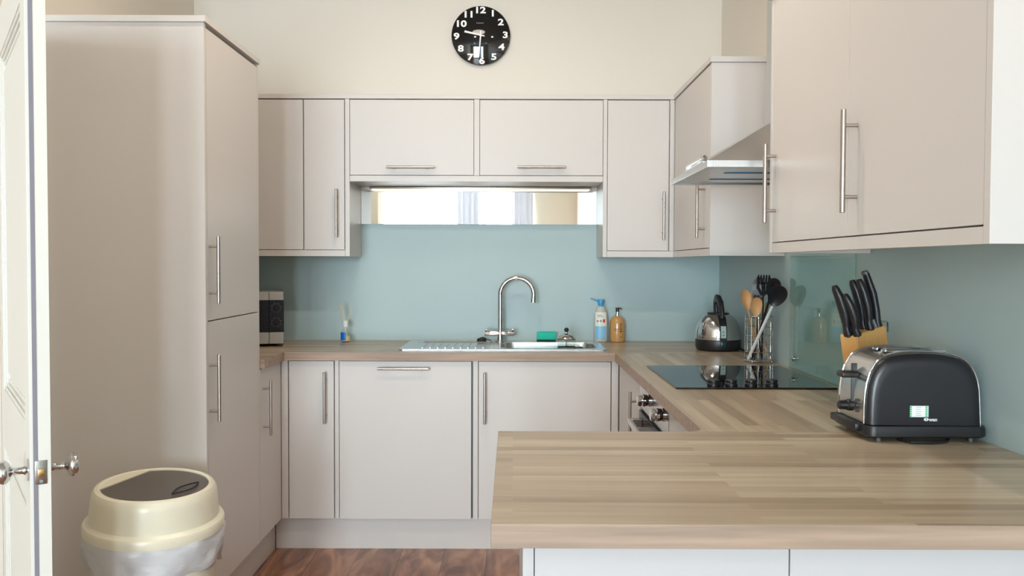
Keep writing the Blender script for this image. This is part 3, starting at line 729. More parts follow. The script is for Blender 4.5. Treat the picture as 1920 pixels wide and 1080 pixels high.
for (dx, dy, py) in ((-.022, .004, 570), (-.028, -.005, 571), (-.016, -.008, 572), (.030, .006, 574), (-.020, .012, 573)):
    z = dz(py)
    obj('reed', cyl(new(), (x-dx*.35, DYY-dy*.3, WTOP+.02), (x+dx, DYY+dy, z), .0015, 8), 'reed', t)

# ---- microwave
t = thing('microwave', (-1.31, 4.22, WTOP), 'compact black and silver microwave in the left corner of worktop', 'microwave')
MX1 = onY(532, 600, 4.06).x; MX0 = MX1-.44; MZ1 = onY(510, 547, 4.06).z; MZ0 = WTOP+.012
_pv = Matrix.Translation((MX1, 4.056, 0)); POST = _pv @ Matrix.Rotation(math.radians(15), 4, 'Z') @ _pv.inverted()
obj('casing', box(new(), MX0, MX1, 4.075, 4.372, MZ0, MZ1, .003), 'microsilver', t)
sx = onY(506, 600, 4.06).x; za = onY(510, 563, 4.06).z; zb2 = onY(510, 622, 4.06).z
dr = obj('door', box(new(), MX0, sx-.0012, 4.056, 4.075, za, zb2, .002), 'microblack', t)
bm = new(); box(bm, MX0, sx-.0012, 4.055, 4.074, za+.001, MZ1, .002); box(bm, MX0, sx-.0012, 4.055, 4.074, MZ0+.001, zb2-.001, .002)
obj('door_trim', bm, 'microsilver', dr)
pn = obj('control_panel', box(new(), sx+.0012, MX1, 4.056, 4.075, za, zb2, .002), 'microblack', t)
for a_, b_ in ((za+.001, MZ1), (MZ0+.001, zb2-.001)): obj('panel_trim', box(new(), sx+.0012, MX1, 4.055, 4.074, a_, b_, .002), 'microsilver', pn)
for py in (577, 604):
    c = onY(518.5, py, 4.056)
    k = obj('dial', lathe(new(), [(.0175, 0), (.0165, .012), (.0, .0125)], seg=28, mtx=Matrix.Translation((c.x, 4.056, c.z)) @ Matrix.Rotation(PI/2, 4, 'X')), 'microblack', t)
    bm = new()
    R_ = Matrix.Translation((c.x, 4.0555, c.z)) @ Matrix.Rotation(PI/2, 4, 'X')
    lathe(bm, [(.0195, .0), (.0195, .0006), (.021, .0006), (.021, .0)], seg=32, mtx=R_, cap=(False, False))
    for q in range(8):
        a = q*PI/4+.3; box(bm, -.0015, .0015, -.0015, .0015, 0, .0006, mtx=R_ @ Matrix.Translation((.025*math.cos(a), .025*math.sin(a), 0)))
    obj('dial_marks', bm, 'grey', pn)
for x in (MX0+.03, MX1-.03):
    for y in (4.10, 4.35): obj('foot', cyl(new(), (x, y, WTOP+.0003), (x, y, MZ0+.001), .012), 'black', t)

POST = None
# ------------------------------------------------------------------ kettle
KY = 3.955; kc = onY(1342, 650, KY); KX = .958; KZ = WTOP
t = thing('electric_kettle', (KX, KY, KZ), 'shiny dome-shaped chrome kettle with black base and handle', 'kettle')
obj('base', lathe(new(), [(.092, .0004), (.100, .006), (.104, .02), (.1045, .045), (.103, .052)], (KX, KY, KZ), 56), 'black', t)
pr = [(.103, .0525)]
for k in range(1, 14):
    q = k/13; pr.append((.047+(.1035-.047)*(1-q**3.1)**.80, .0525+.118*q))
obj('dome', lathe(new(), pr, (KX, KY, KZ), 64), 'chrome', t)
zt3 = pr[-1][1]; rt = pr[-1][0]
obj('lid', lathe(new(), [(rt+.003, zt3-.004), (rt+.004, zt3+.002), (rt-.004, zt3+.005), (.02, zt3+.002), (.0, zt3+.002)], (KX, KY, KZ), 40), 'black', t)
hp = [(KX, KY+.032, KZ+.155), (KX-.002, KY+.04, KZ+.19), (KX-.004, KY+.034, KZ+.222), (KX-.004, KY+.012, KZ+.240), (KX-.003, KY-.02, KZ+.238), (KX-.001, KY-.048, KZ+.218), (KX, KY-.064, KZ+.185), (KX, KY-.070, KZ+.150)]
obj('handle', tube(new(), hp, [.019, .018, .018, .020, .0205, .021, .020, .017], 20, flat=.62), 'black', t)
def dome_strip(w, k0, k1, off):
    bm = new(); pts = []
    pk = [(.1045, .048)]+pr
    L_, R_ = [], []
    for r, z in pk[k0:k1]:
        rr_ = r+off; a = math.asin(min(.9, w/2/rr_))
        L_.append(bm.verts.new((KX-rr_*math.sin(a), KY-rr_*math.cos(a), KZ+z+off*.5))); R_.append(bm.verts.new((KX+rr_*math.sin(a), KY-rr_*math.cos(a), KZ+z+off*.5)))
    for i in range(len(L_)-1): bm.faces.new((L_[i], R_[i], R_[i+1], L_[i+1]))
    bmesh.ops.recalc_face_normals(bm, faces=bm.faces); return bm
sg = obj('gauge_surround', dome_strip(.034, 0, 14, .0016), 'black', t)
obj('water_gauge', dome_strip(.024, 2, 9, .0028), 'gauge', sg)
bm = new()
for z, r in ((.075, .107), (.09, .105), (.105, .101), (.118, .096)):
    box(bm, KX-.004, KX+.004, KY-r-.0005, KY-r+.002, KZ+z, KZ+z+.003)
obj('gauge_marks', bm, 'black', sg)
obj('switch', box(new(), KX-.011, KX+.011, KY-.108, KY-.100, KZ+.022, KZ+.044, .003), 'teal', t)
obj('spout', tube(new(), [(KX, KY+.075, KZ+.11), (KX, KY+.098, KZ+.128)], [.02, .013], 16), 'chrome', t)
obj('power_cord', tube(new(), [(KX+.09, KY-.03, KZ+.012), (KX+.100, KY-.08, KZ+.006), (KX+.085, KY-.16, KZ+.005), (KX+.095, KY-.24, KZ+.005), (KX+.107, KY-.32, KZ+.02)], .0033, 10), 'black', t)

# ------------------------------------------------------------------ utensil holder
UX, UY, UR = 1.003, 3.452, .054
t = thing('utensil_holder', (UX, UY, WTOP), 'round chrome wire utensil holder beside the kettle', 'utensil holder')
uz0, uz1 = WTOP+.010, WTOP+.190
bm = new()
for k in range(5):
    z = uz0+.035+k*.0335
    tube(bm, [(UX+UR*math.cos(a), UY+UR*math.sin(a), z) for a in [2*PI*j/36 for j in range(36)]], .0017, 8, closed=True)
obj('ring_wires', bm, 'chrome', t)
bm = new()
for k in range(4):
    a = -2.15+k*PI/2
    for da in (-.30, .30):
        pass
    pa = Vector((UX+UR*math.cos(a-.27), UY+UR*math.sin(a-.27), 0)); pb = Vector((UX+UR*math.cos(a+.27), UY+UR*math.sin(a+.27), 0))
    up = Vector((0, 0, 1))
    tube(bm, [pa+up*uz0, pa+up*(uz1-.008), pa*.9+pb*.1+up*uz1, pa*.1+pb*.9+up*uz1, pb+up*(uz1-.008), pb+up*uz0], .0019, 8)
obj('upright_wires', bm, 'chrome', t)
bm = new()
tube(bm, [(UX+(UR+.004)*math.cos(a), UY+(UR+.004)*math.sin(a), uz0) for a in [2*PI*j/36 for j in range(36)]], .003, 8, closed=True)
for k in range(-3, 4):
    y = UY+k*.015; w_ = math.sqrt(max(0, UR**2-(k*.015)**2)); cyl(bm, (UX-w_, y, uz0), (UX+w_, y, uz0), .0015, 8)
obj('base_ring', bm, 'chrome', t)
for k in range(4):
    a = -2.3+k*PI/2; c = Vector((UX+(UR+.003)*math.cos(a), UY+(UR+.003)*math.sin(a), WTOP+.0055))
    obj('foot', lathe(new(), [(.0, -.005)]+[(.005*math.sin(b), -.005*math.cos(b)) for b in [PI*j/8 for j in range(1, 8)]]+[(.0, .005)], c, 14), 'chrome', t)

def utensil(name, label, foot, head, hl, hw_, hmat, smat, kind, face=(0, -1, 0), hr=.006, group='utensils in the wire holder', flatten=.22):
    """foot,head = world points of the two ends; head lobe length hl, half width hw_"""
    foot, head = Vector(foot), Vector(head); ax = (head-foot).normalized(); face = Vector(face)
    side = ax.cross(face).normalized(); nrm = side.cross(ax).normalized()
    neck = head-ax*hl
    root = thing(name, foot, label, 'utensil', group)
    obj('handle', tube(new(), [foot, foot+ax*.01, neck-ax*.02, neck+ax*.008], [hr*.8, hr, hr*.85, hr*.7], 12, flat=.65), smat, root)
    bm = new(); fr = lambda u, v, w: neck+ax*u+side*v+nrm*w
    if kind == 'lobe' or kind == 'slotted':
        n = 28; prof = []
        for k in range(n):
            a = 2*PI*k/n; u = hl*.5-math.cos(a)*hl*.5; v = math.sin(a)*hw_*(0.72+.28*(u/hl))
            prof.append((u, v))
        if kind == 'lobe':
            # shallow bowl
            rs = []
            for s_, w_ in ((1.0, 0), (1.0, .003), (.72, -.004*1), (.3, -.009)):
                rs.append([fr(hl*.5+(u-hl*.5)*s_, v*s_, w_+.004) for u, v in prof])
            back = [[fr(hl*.5+(u-hl*.5)*s_, v*s_, w_) for u, v in prof] for s_, w_ in ((.3, -.013), (.72, -.007), (1.0, 0))]
            rings(bm, [rs[3], rs[2], rs[1], rs[0], back[1], back[0]])
        else:
            slots = []
            for q in range(-1, 2):
                for s_ in (.30, .50, .70):
                    uu_, vv = hl*s_, q*hw_*.42; slots.append([(uu_+a_, vv+b_) for a_, b_ in ((-.004, -.003), (-.001, .004), (.005, .005), (.003, -.003))])
            t2 = bmesh.new(); plate_hole(t2, prof, slots, -.0015, .0015)
            for v in t2.verts:
                u_, v_, w_ = v.co; v.co = fr(u_, v_, w_ - .008*(1-((u_-hl*.5)/(hl*.5))**2))
            add_mesh(bm, t2)
    elif kind == 'fork':
        tube(bm, [fr(0, 0, 0), fr(hl*.68, 0, -.010)], [.009, hw_*.95], 12, flat=.25)
        for q in range(-2, 3):
            v = q*hw_*.42; tube(bm, [fr(hl*.6, v*.95, -.008), fr(hl*.85, v, -.004), fr(hl, v*.95, .012)], [.005, .0045, .003], 8)
        for s_ in (-1, 1): tube(bm, [fr(hl*.15, s_*.004, -.004), fr(hl*.45, s_*hw_*.8, -.005), fr(hl*.92, s_*hw_*.9, .010)], [.005, .006, .004], 8)
    elif kind == 'turner':
        prism(bm, [(0, -.008), (hl*.3, -hw_), (hl, -hw_*1.05), (hl, hw_*1.05), (hl*.3, hw_), (0, .008)], lambda u, v, d: fr(u, v, d), -.0015, .0015)
    bmesh.ops.recalc_face_normals(bm, faces=bm.faces)
    obj('head', bm, hmat, root)
    return root
def up(px, py, Y): return onY(px, py, Y)
fz = uz0+.004
def ft(dx, dy): return (UX+dx, UY+dy, fz)
utensil('wooden_spoon', 'pale wooden spoon leaning left in the wire holder, taller one', ft(.005, .015), up(1394, 543, 3.44), .085, .027, 'wood_spoon', 'wood_spoon', 'lobe', (.3, -1, .2), .005)
utensil('wooden_spoon', 'wooden spoon at the front of the wire holder, lower rounded head', ft(-.012, .01), up(1418, 557, 3.405), .078, .027, 'wood_spoon', 'wood_spoon', 'lobe', (0, -1, .2), .005)
utensil('wooden_fork', 'wooden handle leaning right to left in the wire holder', ft(.035, -.02), up(1404, 550, 3.49), .05, .016, 'wood_spoon', 'wood_spoon', 'turner', (0, -1, .2), .005)
utensil('pasta_server', 'black pasta server with curled prongs, highest in the wire holder', ft(.01, -.01), up(1432, 516, 3.43), .095, .026, 'black', 'black', 'fork', (-.2, -1, .1), .006)
utensil('slotted_spoon', 'black slotted spoon standing tilted in the wire holder', ft(-.02, -.01), up(1424, 520, 3.46), .11, .031, 'black', 'black', 'slotted', (-.3, -1, 0), .006)
utensil('serving_spoon', 'large solid black spoon with white handle in the wire holder', ft(-.046, -.012), up(1466, 535, 3.225), .098, .040, 'black', 'white_plastic', 'lobe', (-.1, -1, .3), .0075)
utensil('ladle', 'black spoon behind the large black spoon, leaning to the wall', ft(-.02, .03), up(1455, 521, 3.31), .085, .032, 'black', 'black', 'lobe', (-.3, -1, 0), .006)
utensil('spatula', 'black turner blade low behind the wooden spoons', ft(.02, .025), up(1410, 549, 3.50), .07, .026, 'black', 'black', 'turner', (0, -1, 0), .005)
utensil('peeler', 'olive green handled kitchen tool inside the wire holder', ft(.03, .01), up(1438, 568, 3.46), .055, .007, 'olive', 'steel', 'turner', (0, -1, 0), .004)

# ------------------------------------------------------------------ knife block with its knives
KBY = 2.36
t = thing('knife_block', (.985, KBY, WTOP), 'slanted light wooden knife block behind the toaster', 'knife block')
Yf, Yb = 2.31, 2.42
tl = onY(1578, 627.5, Yf+.03); tr = onY(1661, 613, Yb); tm = onY(1606, 628.5, Yf)
lean = .055
A = Vector((tl.x, Yf+.045, tl.z)); B = Vector((tm.x, Yf, tm.z)); Cc = Vector((onY(1661, 616, Yf+.035).x, Yf+.035, onY(1661, 613, Yf+.035).z+.004)); Dd = A+(Cc-B)+Vector((0, .0, 0))
def down(p, k=1.0):
    z = WTOP+.001; return Vector((p.x+lean*(p.z-z)/.19, p.y, z))
bm = new(); top = [A, B, Cc, Dd]; bot = [down(p) for p in top]
mx_ = max(p.x for p in bot)
if mx_ > XR-.004:
    sh = mx_-(XR-.004); bot = [Vector((p.x-sh, p.y, p.z)) for p in bot]
rings(bm, [bot, top]); bmesh.ops.recalc_face_normals(bm, faces=bm.faces)
bmesh.ops.bevel(bm, geom=bm.edges[:], offset=.0022, segments=2, affect='EDGES')
obj('wooden_body', bm, 'block', t)
knives = [
    ((1590, 627), (1567, 535), 2.335, .0125, 'black handled knife at the far left of the knife block, tallest of the front row', 'knife'),
    ((1598.5, 627), (1575, 546), 2.350, .010, 'black handled knife mostly hidden between the two left knives of the block', 'knife'),
    ((1607, 627.5), (1586, 551), 2.320, .0125, 'black handled knife in front of block, shorter right one of the front row', 'knife'),
    ((1619, 615), (1600, 525), 2.365, .0125, 'black handled knife in the middle of the block, left of the tall pair', 'knife'),
    ((1631, 616), (1613, 523), 2.340, .0120, 'black handled knife in the middle of the block, right of the tall pair', 'knife'),
]
def knife(b0, t0, Y, r, lab):
    a = onY(b0[0], b0[1], Y); b = onY(t0[0], t0[1], Y); ax = b-a
    root = thing('kitchen_knife', a, lab, 'knife', 'knives in the wooden block')
    sd = Vector((ax.z, 0, -ax.x)).normalized()
    P = [a-ax*.03, a+ax*.02, a+ax*.12-sd*.001, a+ax*.2+sd*.002, a+ax*.45+sd*.004, a+ax*.75+sd*.001, a+ax*.93-sd*.003, b-sd*.004]
    obj('handle', tube(new(), P, [q*1.3 for q in [r*.9, r*.95, r*.72, r*.85, r*1.1, r*1.0, r*.85, r*.55]], 14, flat=.75), 'black', root)
    obj('bolster', tube(new(), [a-ax*.06, a-ax*.02], [r*.7, r*.8], 12, flat=.6), 'darkmetal', root)
for k in knives: knife(*k[:4], k[4])
a = onY(1645, 611, 2.36); b = onY(1623, 512, 2.36); ax = b-a; sd = Vector((ax.z, 0, -ax.x)).normalized()
root = thing('carving_knife', a, 'largest knife with grey-tipped black handle at the right of the block', 'knife', 'knives in the wooden block')
obj('handle', tube(new(), [a-ax*.03, a+ax*.1, a+ax*.3+sd*.004, a+ax*.6+sd*.006, a+ax*.85+sd*.002, b], [.018, .017, .0165, .0165, .0145, .0125], 16, flat=.7), 'black', root)
obj('end_cap', tube(new(), [b-ax*.01-sd*.001, b+ax*.035-sd*.003, b+ax*.045-sd*.003], [.0135, .0125, .008], 16, flat=.7), 'grey', root)
obj('finger_guard', tube(new(), [a-ax*.04-sd*.006, a+ax*.14-sd*.010, a+ax*.17-sd*.010], [.016, .012, .004], 16, flat=.7), 'grey', root)
# scissor loop at back right of the block
c = onY(1655, 612, 2.37)
t = thing('kitchen_scissors', (c.x, 2.37, c.z-.02), 'steel loop standing at the right rear of the knife block', 'scissors')
p1_, p2_, p3_, p4_ = onY(1650, 616, 2.37), onY(1650, 602, 2.37), onY(1664.5, 603, 2.37), onY(1664.5, 622, 2.37)
obj('metal_loop', tube(new(), [p1_, p2_+Vector((0, 0, -.003)), p2_+Vector((.003, 0, 0)), p3_+Vector((-.003, 0, 0)), p3_+Vector((0, 0, -.003)), p4_], .0022, 10), 'chrome', t)

# ------------------------------------------------------------------ toaster
TY_0, TY_1 = 1.905, 2.075
prof_px = [(1623.7, 796), (1624.2, 765), (1626, 740), (1629, 720), (1635, 700), (1645.6, 682), (1656, 673), (1668, 667.5), (1682, 664), (1697, 662), (1716, 661), (1733.5, 660.6), (1752, 661.2), (1770, 663), (1787, 666), (1802, 670.5), (1814, 677), (1824, 686), (1832, 699), (1837, 713), (1840, 730), (1841.5, 760), (1842.6, 798)]
prof = [(onY(x, y, TY_0).x, onY(x, y, TY_0).z) for x, y in prof_px]
pcx = sum(p[0] for p in prof)/len(prof); pz0 = prof[0][1]
def ins(k, dz=0): return [(pcx+(x-pcx)*k, pz0+(z-pz0)*(k if z > pz0+.01 else 1)+dz) for x, z in prof]
t = thing('toaster', (.93, 1.99, WTOP), 'black and steel two-slice toaster on breakfast bar near the wall', 'toaster')
# steel shell
bm = new()
ys = [TY_0+.012, TY_0+.03, TY_1-.03, TY_1-.012]; ks = [1.0, .985, .985, 1.0]
rings(bm, [[Vector((x, y, z)) for x, z in ins(k)] for y, k in zip(ys, ks)], (True, True)); bmesh.ops.recalc_face_normals(bm, faces=bm.faces)
obj('steel_shell', bm, 'steel', t, angle=50)
# black end panels with rounded edges
for nm, y0, sg_ in (('front_panel', TY_0+.012, -1), ('rear_panel', TY_1-.012, 1)):
    bm = new()
    rings(bm, [[Vector((x, y0+sg_*d_, z)) for x, z in ins(k)] for d_, k in ((-.002, .985), (.004, .985), (.010, .965), (.014, .93), (.0165, .88), (.0175, .80))])
    bmesh.ops.recalc_face_normals(bm, faces=bm.faces)
    fp = obj(nm, bm, 'toastblack', t, angle=60)
    bm = new(); tube(bm, [Vector((x, y0+sg_*.001, z)) for x, z in ins(1.002)], .0022, 8)
    o = obj('chrome_trim', bm, 'chrome', fp)
    if sg_ < 0: FP = fp
yf_ = TY_0+.012-.0178
def onface(px, py): v = onY(px, py, yf_); return v.x, v.z
xa, za_ = onface(1706, 782); xb, zb_ = onface(1741, 761)
st = obj('sticker', box(new(), xa, xb, yf_-.0006, yf_+.0004, za_, zb_), 'mint', FP); st['label'] = 'green and white sticker'
obj('sticker_centre', box(new(), xa+.004, xb-.0075, yf_-.001, yf_-.0004, za_+.0006, zb_-.0006), 'numeral', FP)
bm = new()
for k in range(5): box(bm, xa+.013, xa+.025-.002*(k % 2), yf_-.0013, yf_-.0009, zb_-.004-k*.0045, zb_-.0033-k*.0045)
obj('sticker_print', bm, 'grey_print', FP)
bm = new()
for dx_ in (0.0006, xb-xa-.0066):
    for q in range(5): box(bm, xa+dx_, xa+dx_+.0028, yf_-.0012, yf_-.0005, za_+.001+q*.005, za_+.0038+q*.005)
obj('sticker_border', bm, 'green_label', FP)
FR = Matrix(((1, 0, 0, 0), (0, 0, -1, 0), (0, 1, 0, 0), (0, 0, 0, 1)))
lx, lz = onface(1736.5, 786.5)
bm = new(); lathe(bm, [(.0052, 0), (.0052, .0006), (.0, .0006)], seg=28, sx=1.05, sy=.72, mtx=Matrix.Translation((lx, yf_, lz)) @ FR)
obj('logo_oval', bm, 'numeral', FP)
bm = new(); text(bm, 'S', .0085, Matrix.Translation((lx, yf_-.0009, lz)) @ FR, 0.0, .0002); obj('logo_initial', bm, 'toastblack', FP)
tx_, tz_ = onface(1741.5, 786.8)
bm = new(); text(bm, 'wan', .0115, Matrix.Translation((tx_, yf_-.0006, tz_)) @ FR, .00025, .0003, 'LEFT'); obj('logo_text', bm, 'numeral', FP)
# slots
bm = new(); ztop = max(p[1] for p in ins(.985))
for y in (1.958, 2.005): box(bm, .865, 1.0, y, y+.022, ztop-.02, ztop+.0008, .0)
obj('bread_slots', bm, 'black', t)
bm = new()
for y in (1.956, 2.003):
    plate_hole(bm, rrect(.86, 1.005, y, y+.026, .004, 3), [rrect(.866, .999, y+.003, y+.023, .003, 3)], ztop-.002, ztop+.0022)
obj('slot_rims', bm, 'chrome', t)
# tray
bm = new()
tr0 = rrect(.793, 1.0665, TY_0-.018, TY_1+.02, .022)
rings(bm, [[Vector((x, y, z)) for x, y in [(.93+(x-.93)*k, 1.99+(y-1.99)*k) for x, y in tr0]] for k, z in ((.97, .9185), (1.0, .922), (1.0, .938), (.985, .9445))])
bmesh.ops.recalc_face_normals(bm, faces=bm.faces)
obj('base_tray', bm, 'black', t)
obj('tray_lip', box(new(), .783, .80, 1.93, 2.085, .926, .944, .004), 'black', t)
for x in (.826, 1.034):
    for y in (TY_0, TY_1): obj('foot', cyl(new(), (x, y, WTOP+.0003), (x, y, .919), .005), 'grey', t)
sxx = prof[0][0]
obj('lever_slot', box(new(), sxx-.0008, sxx+.012, 1.988, 1.9915, .985, 1.075), 'black', t)
lv = obj('lever', box(new(), sxx-.030, sxx+.012, 1.970, 2.008, 1.043, 1.057, .004, 3), 'black', t)
obj('browning_knob', lathe(new(), [(.014, -.006), (.014, .004), (.0115, .007), (.0105, .024), (.008, .026), (.0, .026)], seg=28, mtx=Matrix.Translation((sxx, 2.002, .975)) @ Matrix.Rotation(-PI/2, 4, 'Y')), 'black', t)
bm = new()
for z in (.965, .978, .991): box(bm, sxx-.003, sxx+.006, 1.955, 1.961, z, z+.005, .001)
obj('buttons', bm, 'black', t)
obj('power_cord', tube(new(), [(.93, 1.97, .915), (.87, 1.90, .913), (.885, 1.875, .9125), (.93, 1.872, .912), (.97, 1.885, .912), (1.0, 1.93, .914)], .0032, 10), 'black', t)

# ------------------------------------------------------------------ wall clock
cc = onY(901.5, 66.5, YW-.03); CR = (956.5-847.5)/2/F*(YW-.03)
t = thing('wall_clock', (cc.x, YW, cc.z), 'round black wall clock with white numerals above the cabinets', 'clock')
CM = Matrix.Translation((cc.x, YW-.001, cc.z)) @ FR
obj('case', lathe(new(), [(CR*.9, .0), (CR*.9, .018), (CR*.985, .020), (CR, .022), (CR, .0275), (CR*.99, .0285)], seg=72, mtx=CM), 'clockblack', t)
bm = new()
px_m = F/(YW-.03)
nums = {12: (900, 19.5), 1: (924, 25.5), 2: (939, 42), 3: (947.5, 66), 4: (940.5, 88.5), 5: (926, 107), 6: (903.5, 114.5), 7: (881.5, 107.5), 8: (864, 91.5), 9: (856, 68.5), 10: (864, 45), 11: (878.5, 27.5)}
for n, (px, py) in nums.items():
    p = onY(px, py, YW-.03)
    sxn = 1.25 if n not in (1, 11) else 1.0
    bm = new(); text(bm, str(n), .047, Matrix.Translation((p.x, YW-.0300, p.z)) @ FR @ Matrix.Diagonal((1.28, .95, 1, 1)), .0016, .0004)
    obj('numeral', bm, 'numeral', t)
def hand(bm, p0, p1, w0, w1, y):
    a = onY(*p0, YW-.03); b = onY(*p1, YW-.03); d = Vector((b.x-a.x, 0, b.z-a.z)).normalized(); n = Vector((d.z, 0, -d.x))
    prism(bm, [(-w0, 0), (w0, 0), (w1, 1), (-w1, 1)], lambda u, v, q: Vector((a.x+(b.x-a.x)*v+n.x*u, q, a.z+(b.z-a.z)*v+n.z*u)), y, y-.0015)
    return bm
bm = new(); hand(bm, (908.5, 67.8), (871, 59), .0028, .0052, YW-.032); lathe(bm, [(.006, .0), (.006, .002)], seg=20, mtx=Matrix.Translation((cc.x, YW-.031, cc.z)) @ FR)
obj('hour_hand', bm, 'numeral', t)
obj('minute_hand', hand(new(), (901.8, 58), (898, 107), .0036, .0024, YW-.034), 'numeral', t)
bm = new()
for k, w_ in enumerate((.0035, .003, .0045, .003, .0035, .004, .003)):
    p = onY(894+k*2.05, 43.2+(.3 if k % 2 else -.2), YW-.03); box(bm, p.x-w_/2, p.x+w_/2, YW-.0302, YW-.0298, p.z-.0022, p.z+.0022)
obj('maker_mark', bm, 'grey_print', t)

# ------------------------------------------------------------------ swing bin
BNX, BNY = -1.103, 2.59
t = thing('swing_bin', (BNX, BNY, 0), 'round cream bin with dark flip lid and white liner beside larder', 'bin')
zr = .507
obj('bin_body', lathe(new(), [(.150, 0), (.155, .004), (.178, .36), (.186, zr+.01), (.180, zr+.01), (.170, .36), (.146, .01), (.0, .01)], (BNX, BNY, 0), 56), 'cream', t)
LM = Matrix.Translation((BNX, BNY, zr)) @ Matrix.Rotation(math.radians(23.1), 4, 'Z') @ Matrix.Rotation(math.radians(4.2), 4, 'X') @ Matrix.Rotation(math.radians(1.25), 4, 'Y')
lidp = [(.194, -.014), (.2025, -.012), (.2036, .010), (.200, .017), (.192, .021), (.187, .026), (.185, .045), (.180, .092), (.177, .107), (.170, .118), (.160, .122), (.154, .119), (.153, .108)]
lid = obj('lid', lathe(new(), lidp, (0, 0, 0), 72, mtx=LM, cap=(False, False)), 'cream', t)
# rocker flap: disc with a straight hinge chord, plus the fixed cream segment behind it
ang = math.radians(139); nx, ny = math.cos(ang), math.sin(ang); RR_ = .1545; ch = .112
full = [(RR_*math.cos(2*PI*k/72), RR_*math.sin(2*PI*k/72)) for k in range(72)]
def clip(poly, keep):
    out = []
    for i in range(len(poly)):
        p, q = poly[i], poly[(i+1) % len(poly)]; dp = keep*(p[0]*nx+p[1]*ny-ch); dq = keep*(q[0]*nx+q[1]*ny-ch)
        if dp <= 0: out.append(p)
        if dp*dq < 0:
            s_ = dp/(dp-dq); out.append((p[0]+(q[0]-p[0])*s_, p[1]+(q[1]-p[1])*s_))
    return out
bm = new(); prism(bm, clip(full, 1), lambda u, v, d: LM @ Vector((u, v, d+.010*(1-(u*u+v*v)/RR_**2))), .110, .115)
fl = obj('flap', bm, 'taupe', t)
bm = new(); prism(bm, clip(full, -1), lambda u, v, d: LM @ Vector((u, v, d)), .108, .1185)
obj('lid_segment', bm, 'cream', lid)
lf = []
for k in range(13):
    s_ = k/12; lf.append((-.062+.124*s_, .019*math.sin(PI*s_)))
leaf = lf+[(x, -y) for x, y in lf[::-1][1:-1]]
GM = LM @ Matrix.Translation((.084, -.056, .1195)) @ Matrix.Rotation(math.radians(50), 4, 'Z')
bm = new(); pts = [GM @ Vector((u, v, 0)) for u, v in leaf]; tube(bm, pts, .0022, 8, closed=True)
obj('grip', bm, 'blackmatt', fl)
# bin liner bunched below the rim
bm = new(); n = 120; rs = []
random.seed(3); ph = [random.uniform(0, 6.28) for _ in range(12)]
levels = [(.192, .0), (.202, -.016), (.2035, -.04), (.2005, -.065), (.2015, -.078), (.1975, -.108), (.194, -.122), (.188, -.126), (.186, -.120), (.187, .0)]
for li, (r, z) in enumerate(levels):
    ring_ = []
    for k in range(n):
        a = 2*PI*k/n; amp = .0035 if 1 <= li <= 6 else .001
        w_ = math.sin(7*a+ph[0]+li*.9)+.7*math.sin(13*a+ph[1]-li*1.3)+.5*math.sin(23*a+ph[2]+li*2.1)
        hem = .016*math.sin(3*a+ph[3])+.010*math.sin(8*a+ph[4]) if li >= 5 and li <= 8 else .003*math.sin(5*a+li)
        ring_.append(LM @ Vector(((r+amp*w_)*math.cos(a), (r+amp*w_)*math.sin(a), z+hem)))
    rs.append(ring_)
rings(bm, rs, (False, False)); bmesh.ops.recalc_face_normals(bm, faces=bm.faces)
lb = obj('bin_liner', bm, 'bag', t, angle=80)

# ------------------------------------------------------------------ open white door at the left edge
th = .044; e = onY(94, 700, 1588.1/800); ex, ey = e.x, e.y
ang_ = math.radians(35)
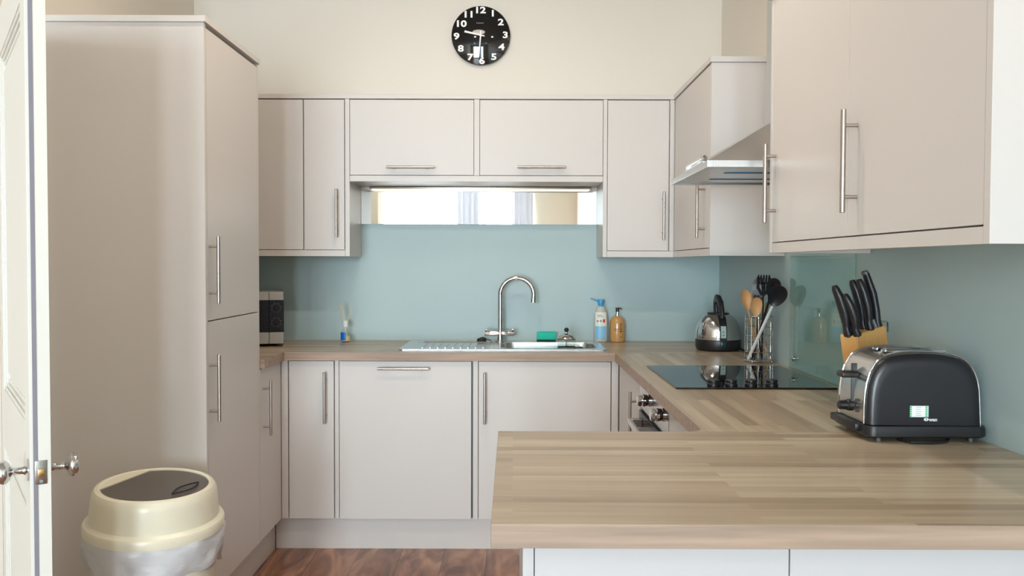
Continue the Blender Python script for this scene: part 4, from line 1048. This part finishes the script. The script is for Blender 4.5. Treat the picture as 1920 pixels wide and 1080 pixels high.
# local: u along the door away from the latch edge, w across the thickness (towards the visible face)
du = Vector((-math.sin(ang_), math.cos(ang_), 0)); dw = Vector((-math.cos(ang_), -math.sin(ang_), 0))
DM = Matrix(((du.x, dw.x, 0, ex), (du.y, dw.y, 0, ey), (du.z, dw.z, 1, 0), (0, 0, 0, 1)))
DW, DH = .84, 2.06
bm = new()
stile = .10
for (u0, u1, z0, z1) in ((0, stile, .006, DH), (DW-stile, DW, .006, DH), (stile, DW-stile, .006, .22), (stile, DW-stile, .74, .92), (stile, DW-stile, 1.93, DH)):
    box(bm, u0, u1, 0, th, z0, z1, .0015, mtx=DM)
for (z0, z1) in ((.22, .74), (.92, 1.93)): box(bm, stile, DW-stile, .014, th-.014, z0, z1, mtx=DM)
door = struct(obj('door_1', bm, 'white'))
bm = new()
for (z0, z1) in ((.22, .74), (.92, 1.93)):
    for k, (i0, hgt) in enumerate(((.0, .012), (.012, .008), (.026, .004))):
        a0, a1, b0, b1 = stile+i0, DW-stile-i0, z0+i0, z1-i0; wv = .010
        for (u0, u1, p, q) in ((a0, a0+wv, b0, b1), (a1-wv, a1, b0, b1), (a0, a1, b0, b0+wv), (a0, a1, b1-wv, b1)):
            box(bm, u0, u1, th-.015, th-.015+hgt, p, q, .002, mtx=DM)
    box(bm, stile+.055, DW-stile-.055, th-.015, th-.008, z0+.055, z1-.055, .004, mtx=DM)
obj('panel_moulding', bm, 'white', door)
obj('edge_shade_strip', box(new(), -.0015, .001, th-.016, th-.007, .01, DH-.01, mtx=DM), 'strip', door)  # grey strip paints the shade in the door edge groove
KZ_ = onY(68, 883, 1.985).z
lp_ = obj('latch_plate', box(new(), -.0028, .001, .009, .034, KZ_-.028, KZ_+.028, .0008, mtx=DM), 'nickel', door)
obj('latch_tongue', box(new(), -.009, .0, .014, .028, KZ_-.009, KZ_+.009, .0015, mtx=DM), 'brass', lp_)
bm = new()
for s_ in (-.021, .021): cyl(bm, DM @ Vector((-.0036, .0215, KZ_+s_)), DM @ Vector((-.001, .0215, KZ_+s_)), .004, 12)
obj('latch_screw', bm, 'chrome', lp_)
kp = [(.026, 0), (.027, .003), (.012, .006), (.0085, .012), (.0085, .030), (.011, .034), (.020, .038), (.0275, .046), (.0285, .052), (.025, .060), (.014, .065), (.0, .066)]
for side, w0 in ((-1, 0), (1, th)):
    mm_ = DM @ Matrix.Translation((.045, w0, KZ_)) @ Matrix.Rotation(-side*PI/2, 4, 'X')
    obj('door_knob', lathe(new(), kp, seg=40, mtx=mm_), 'chrome', door)
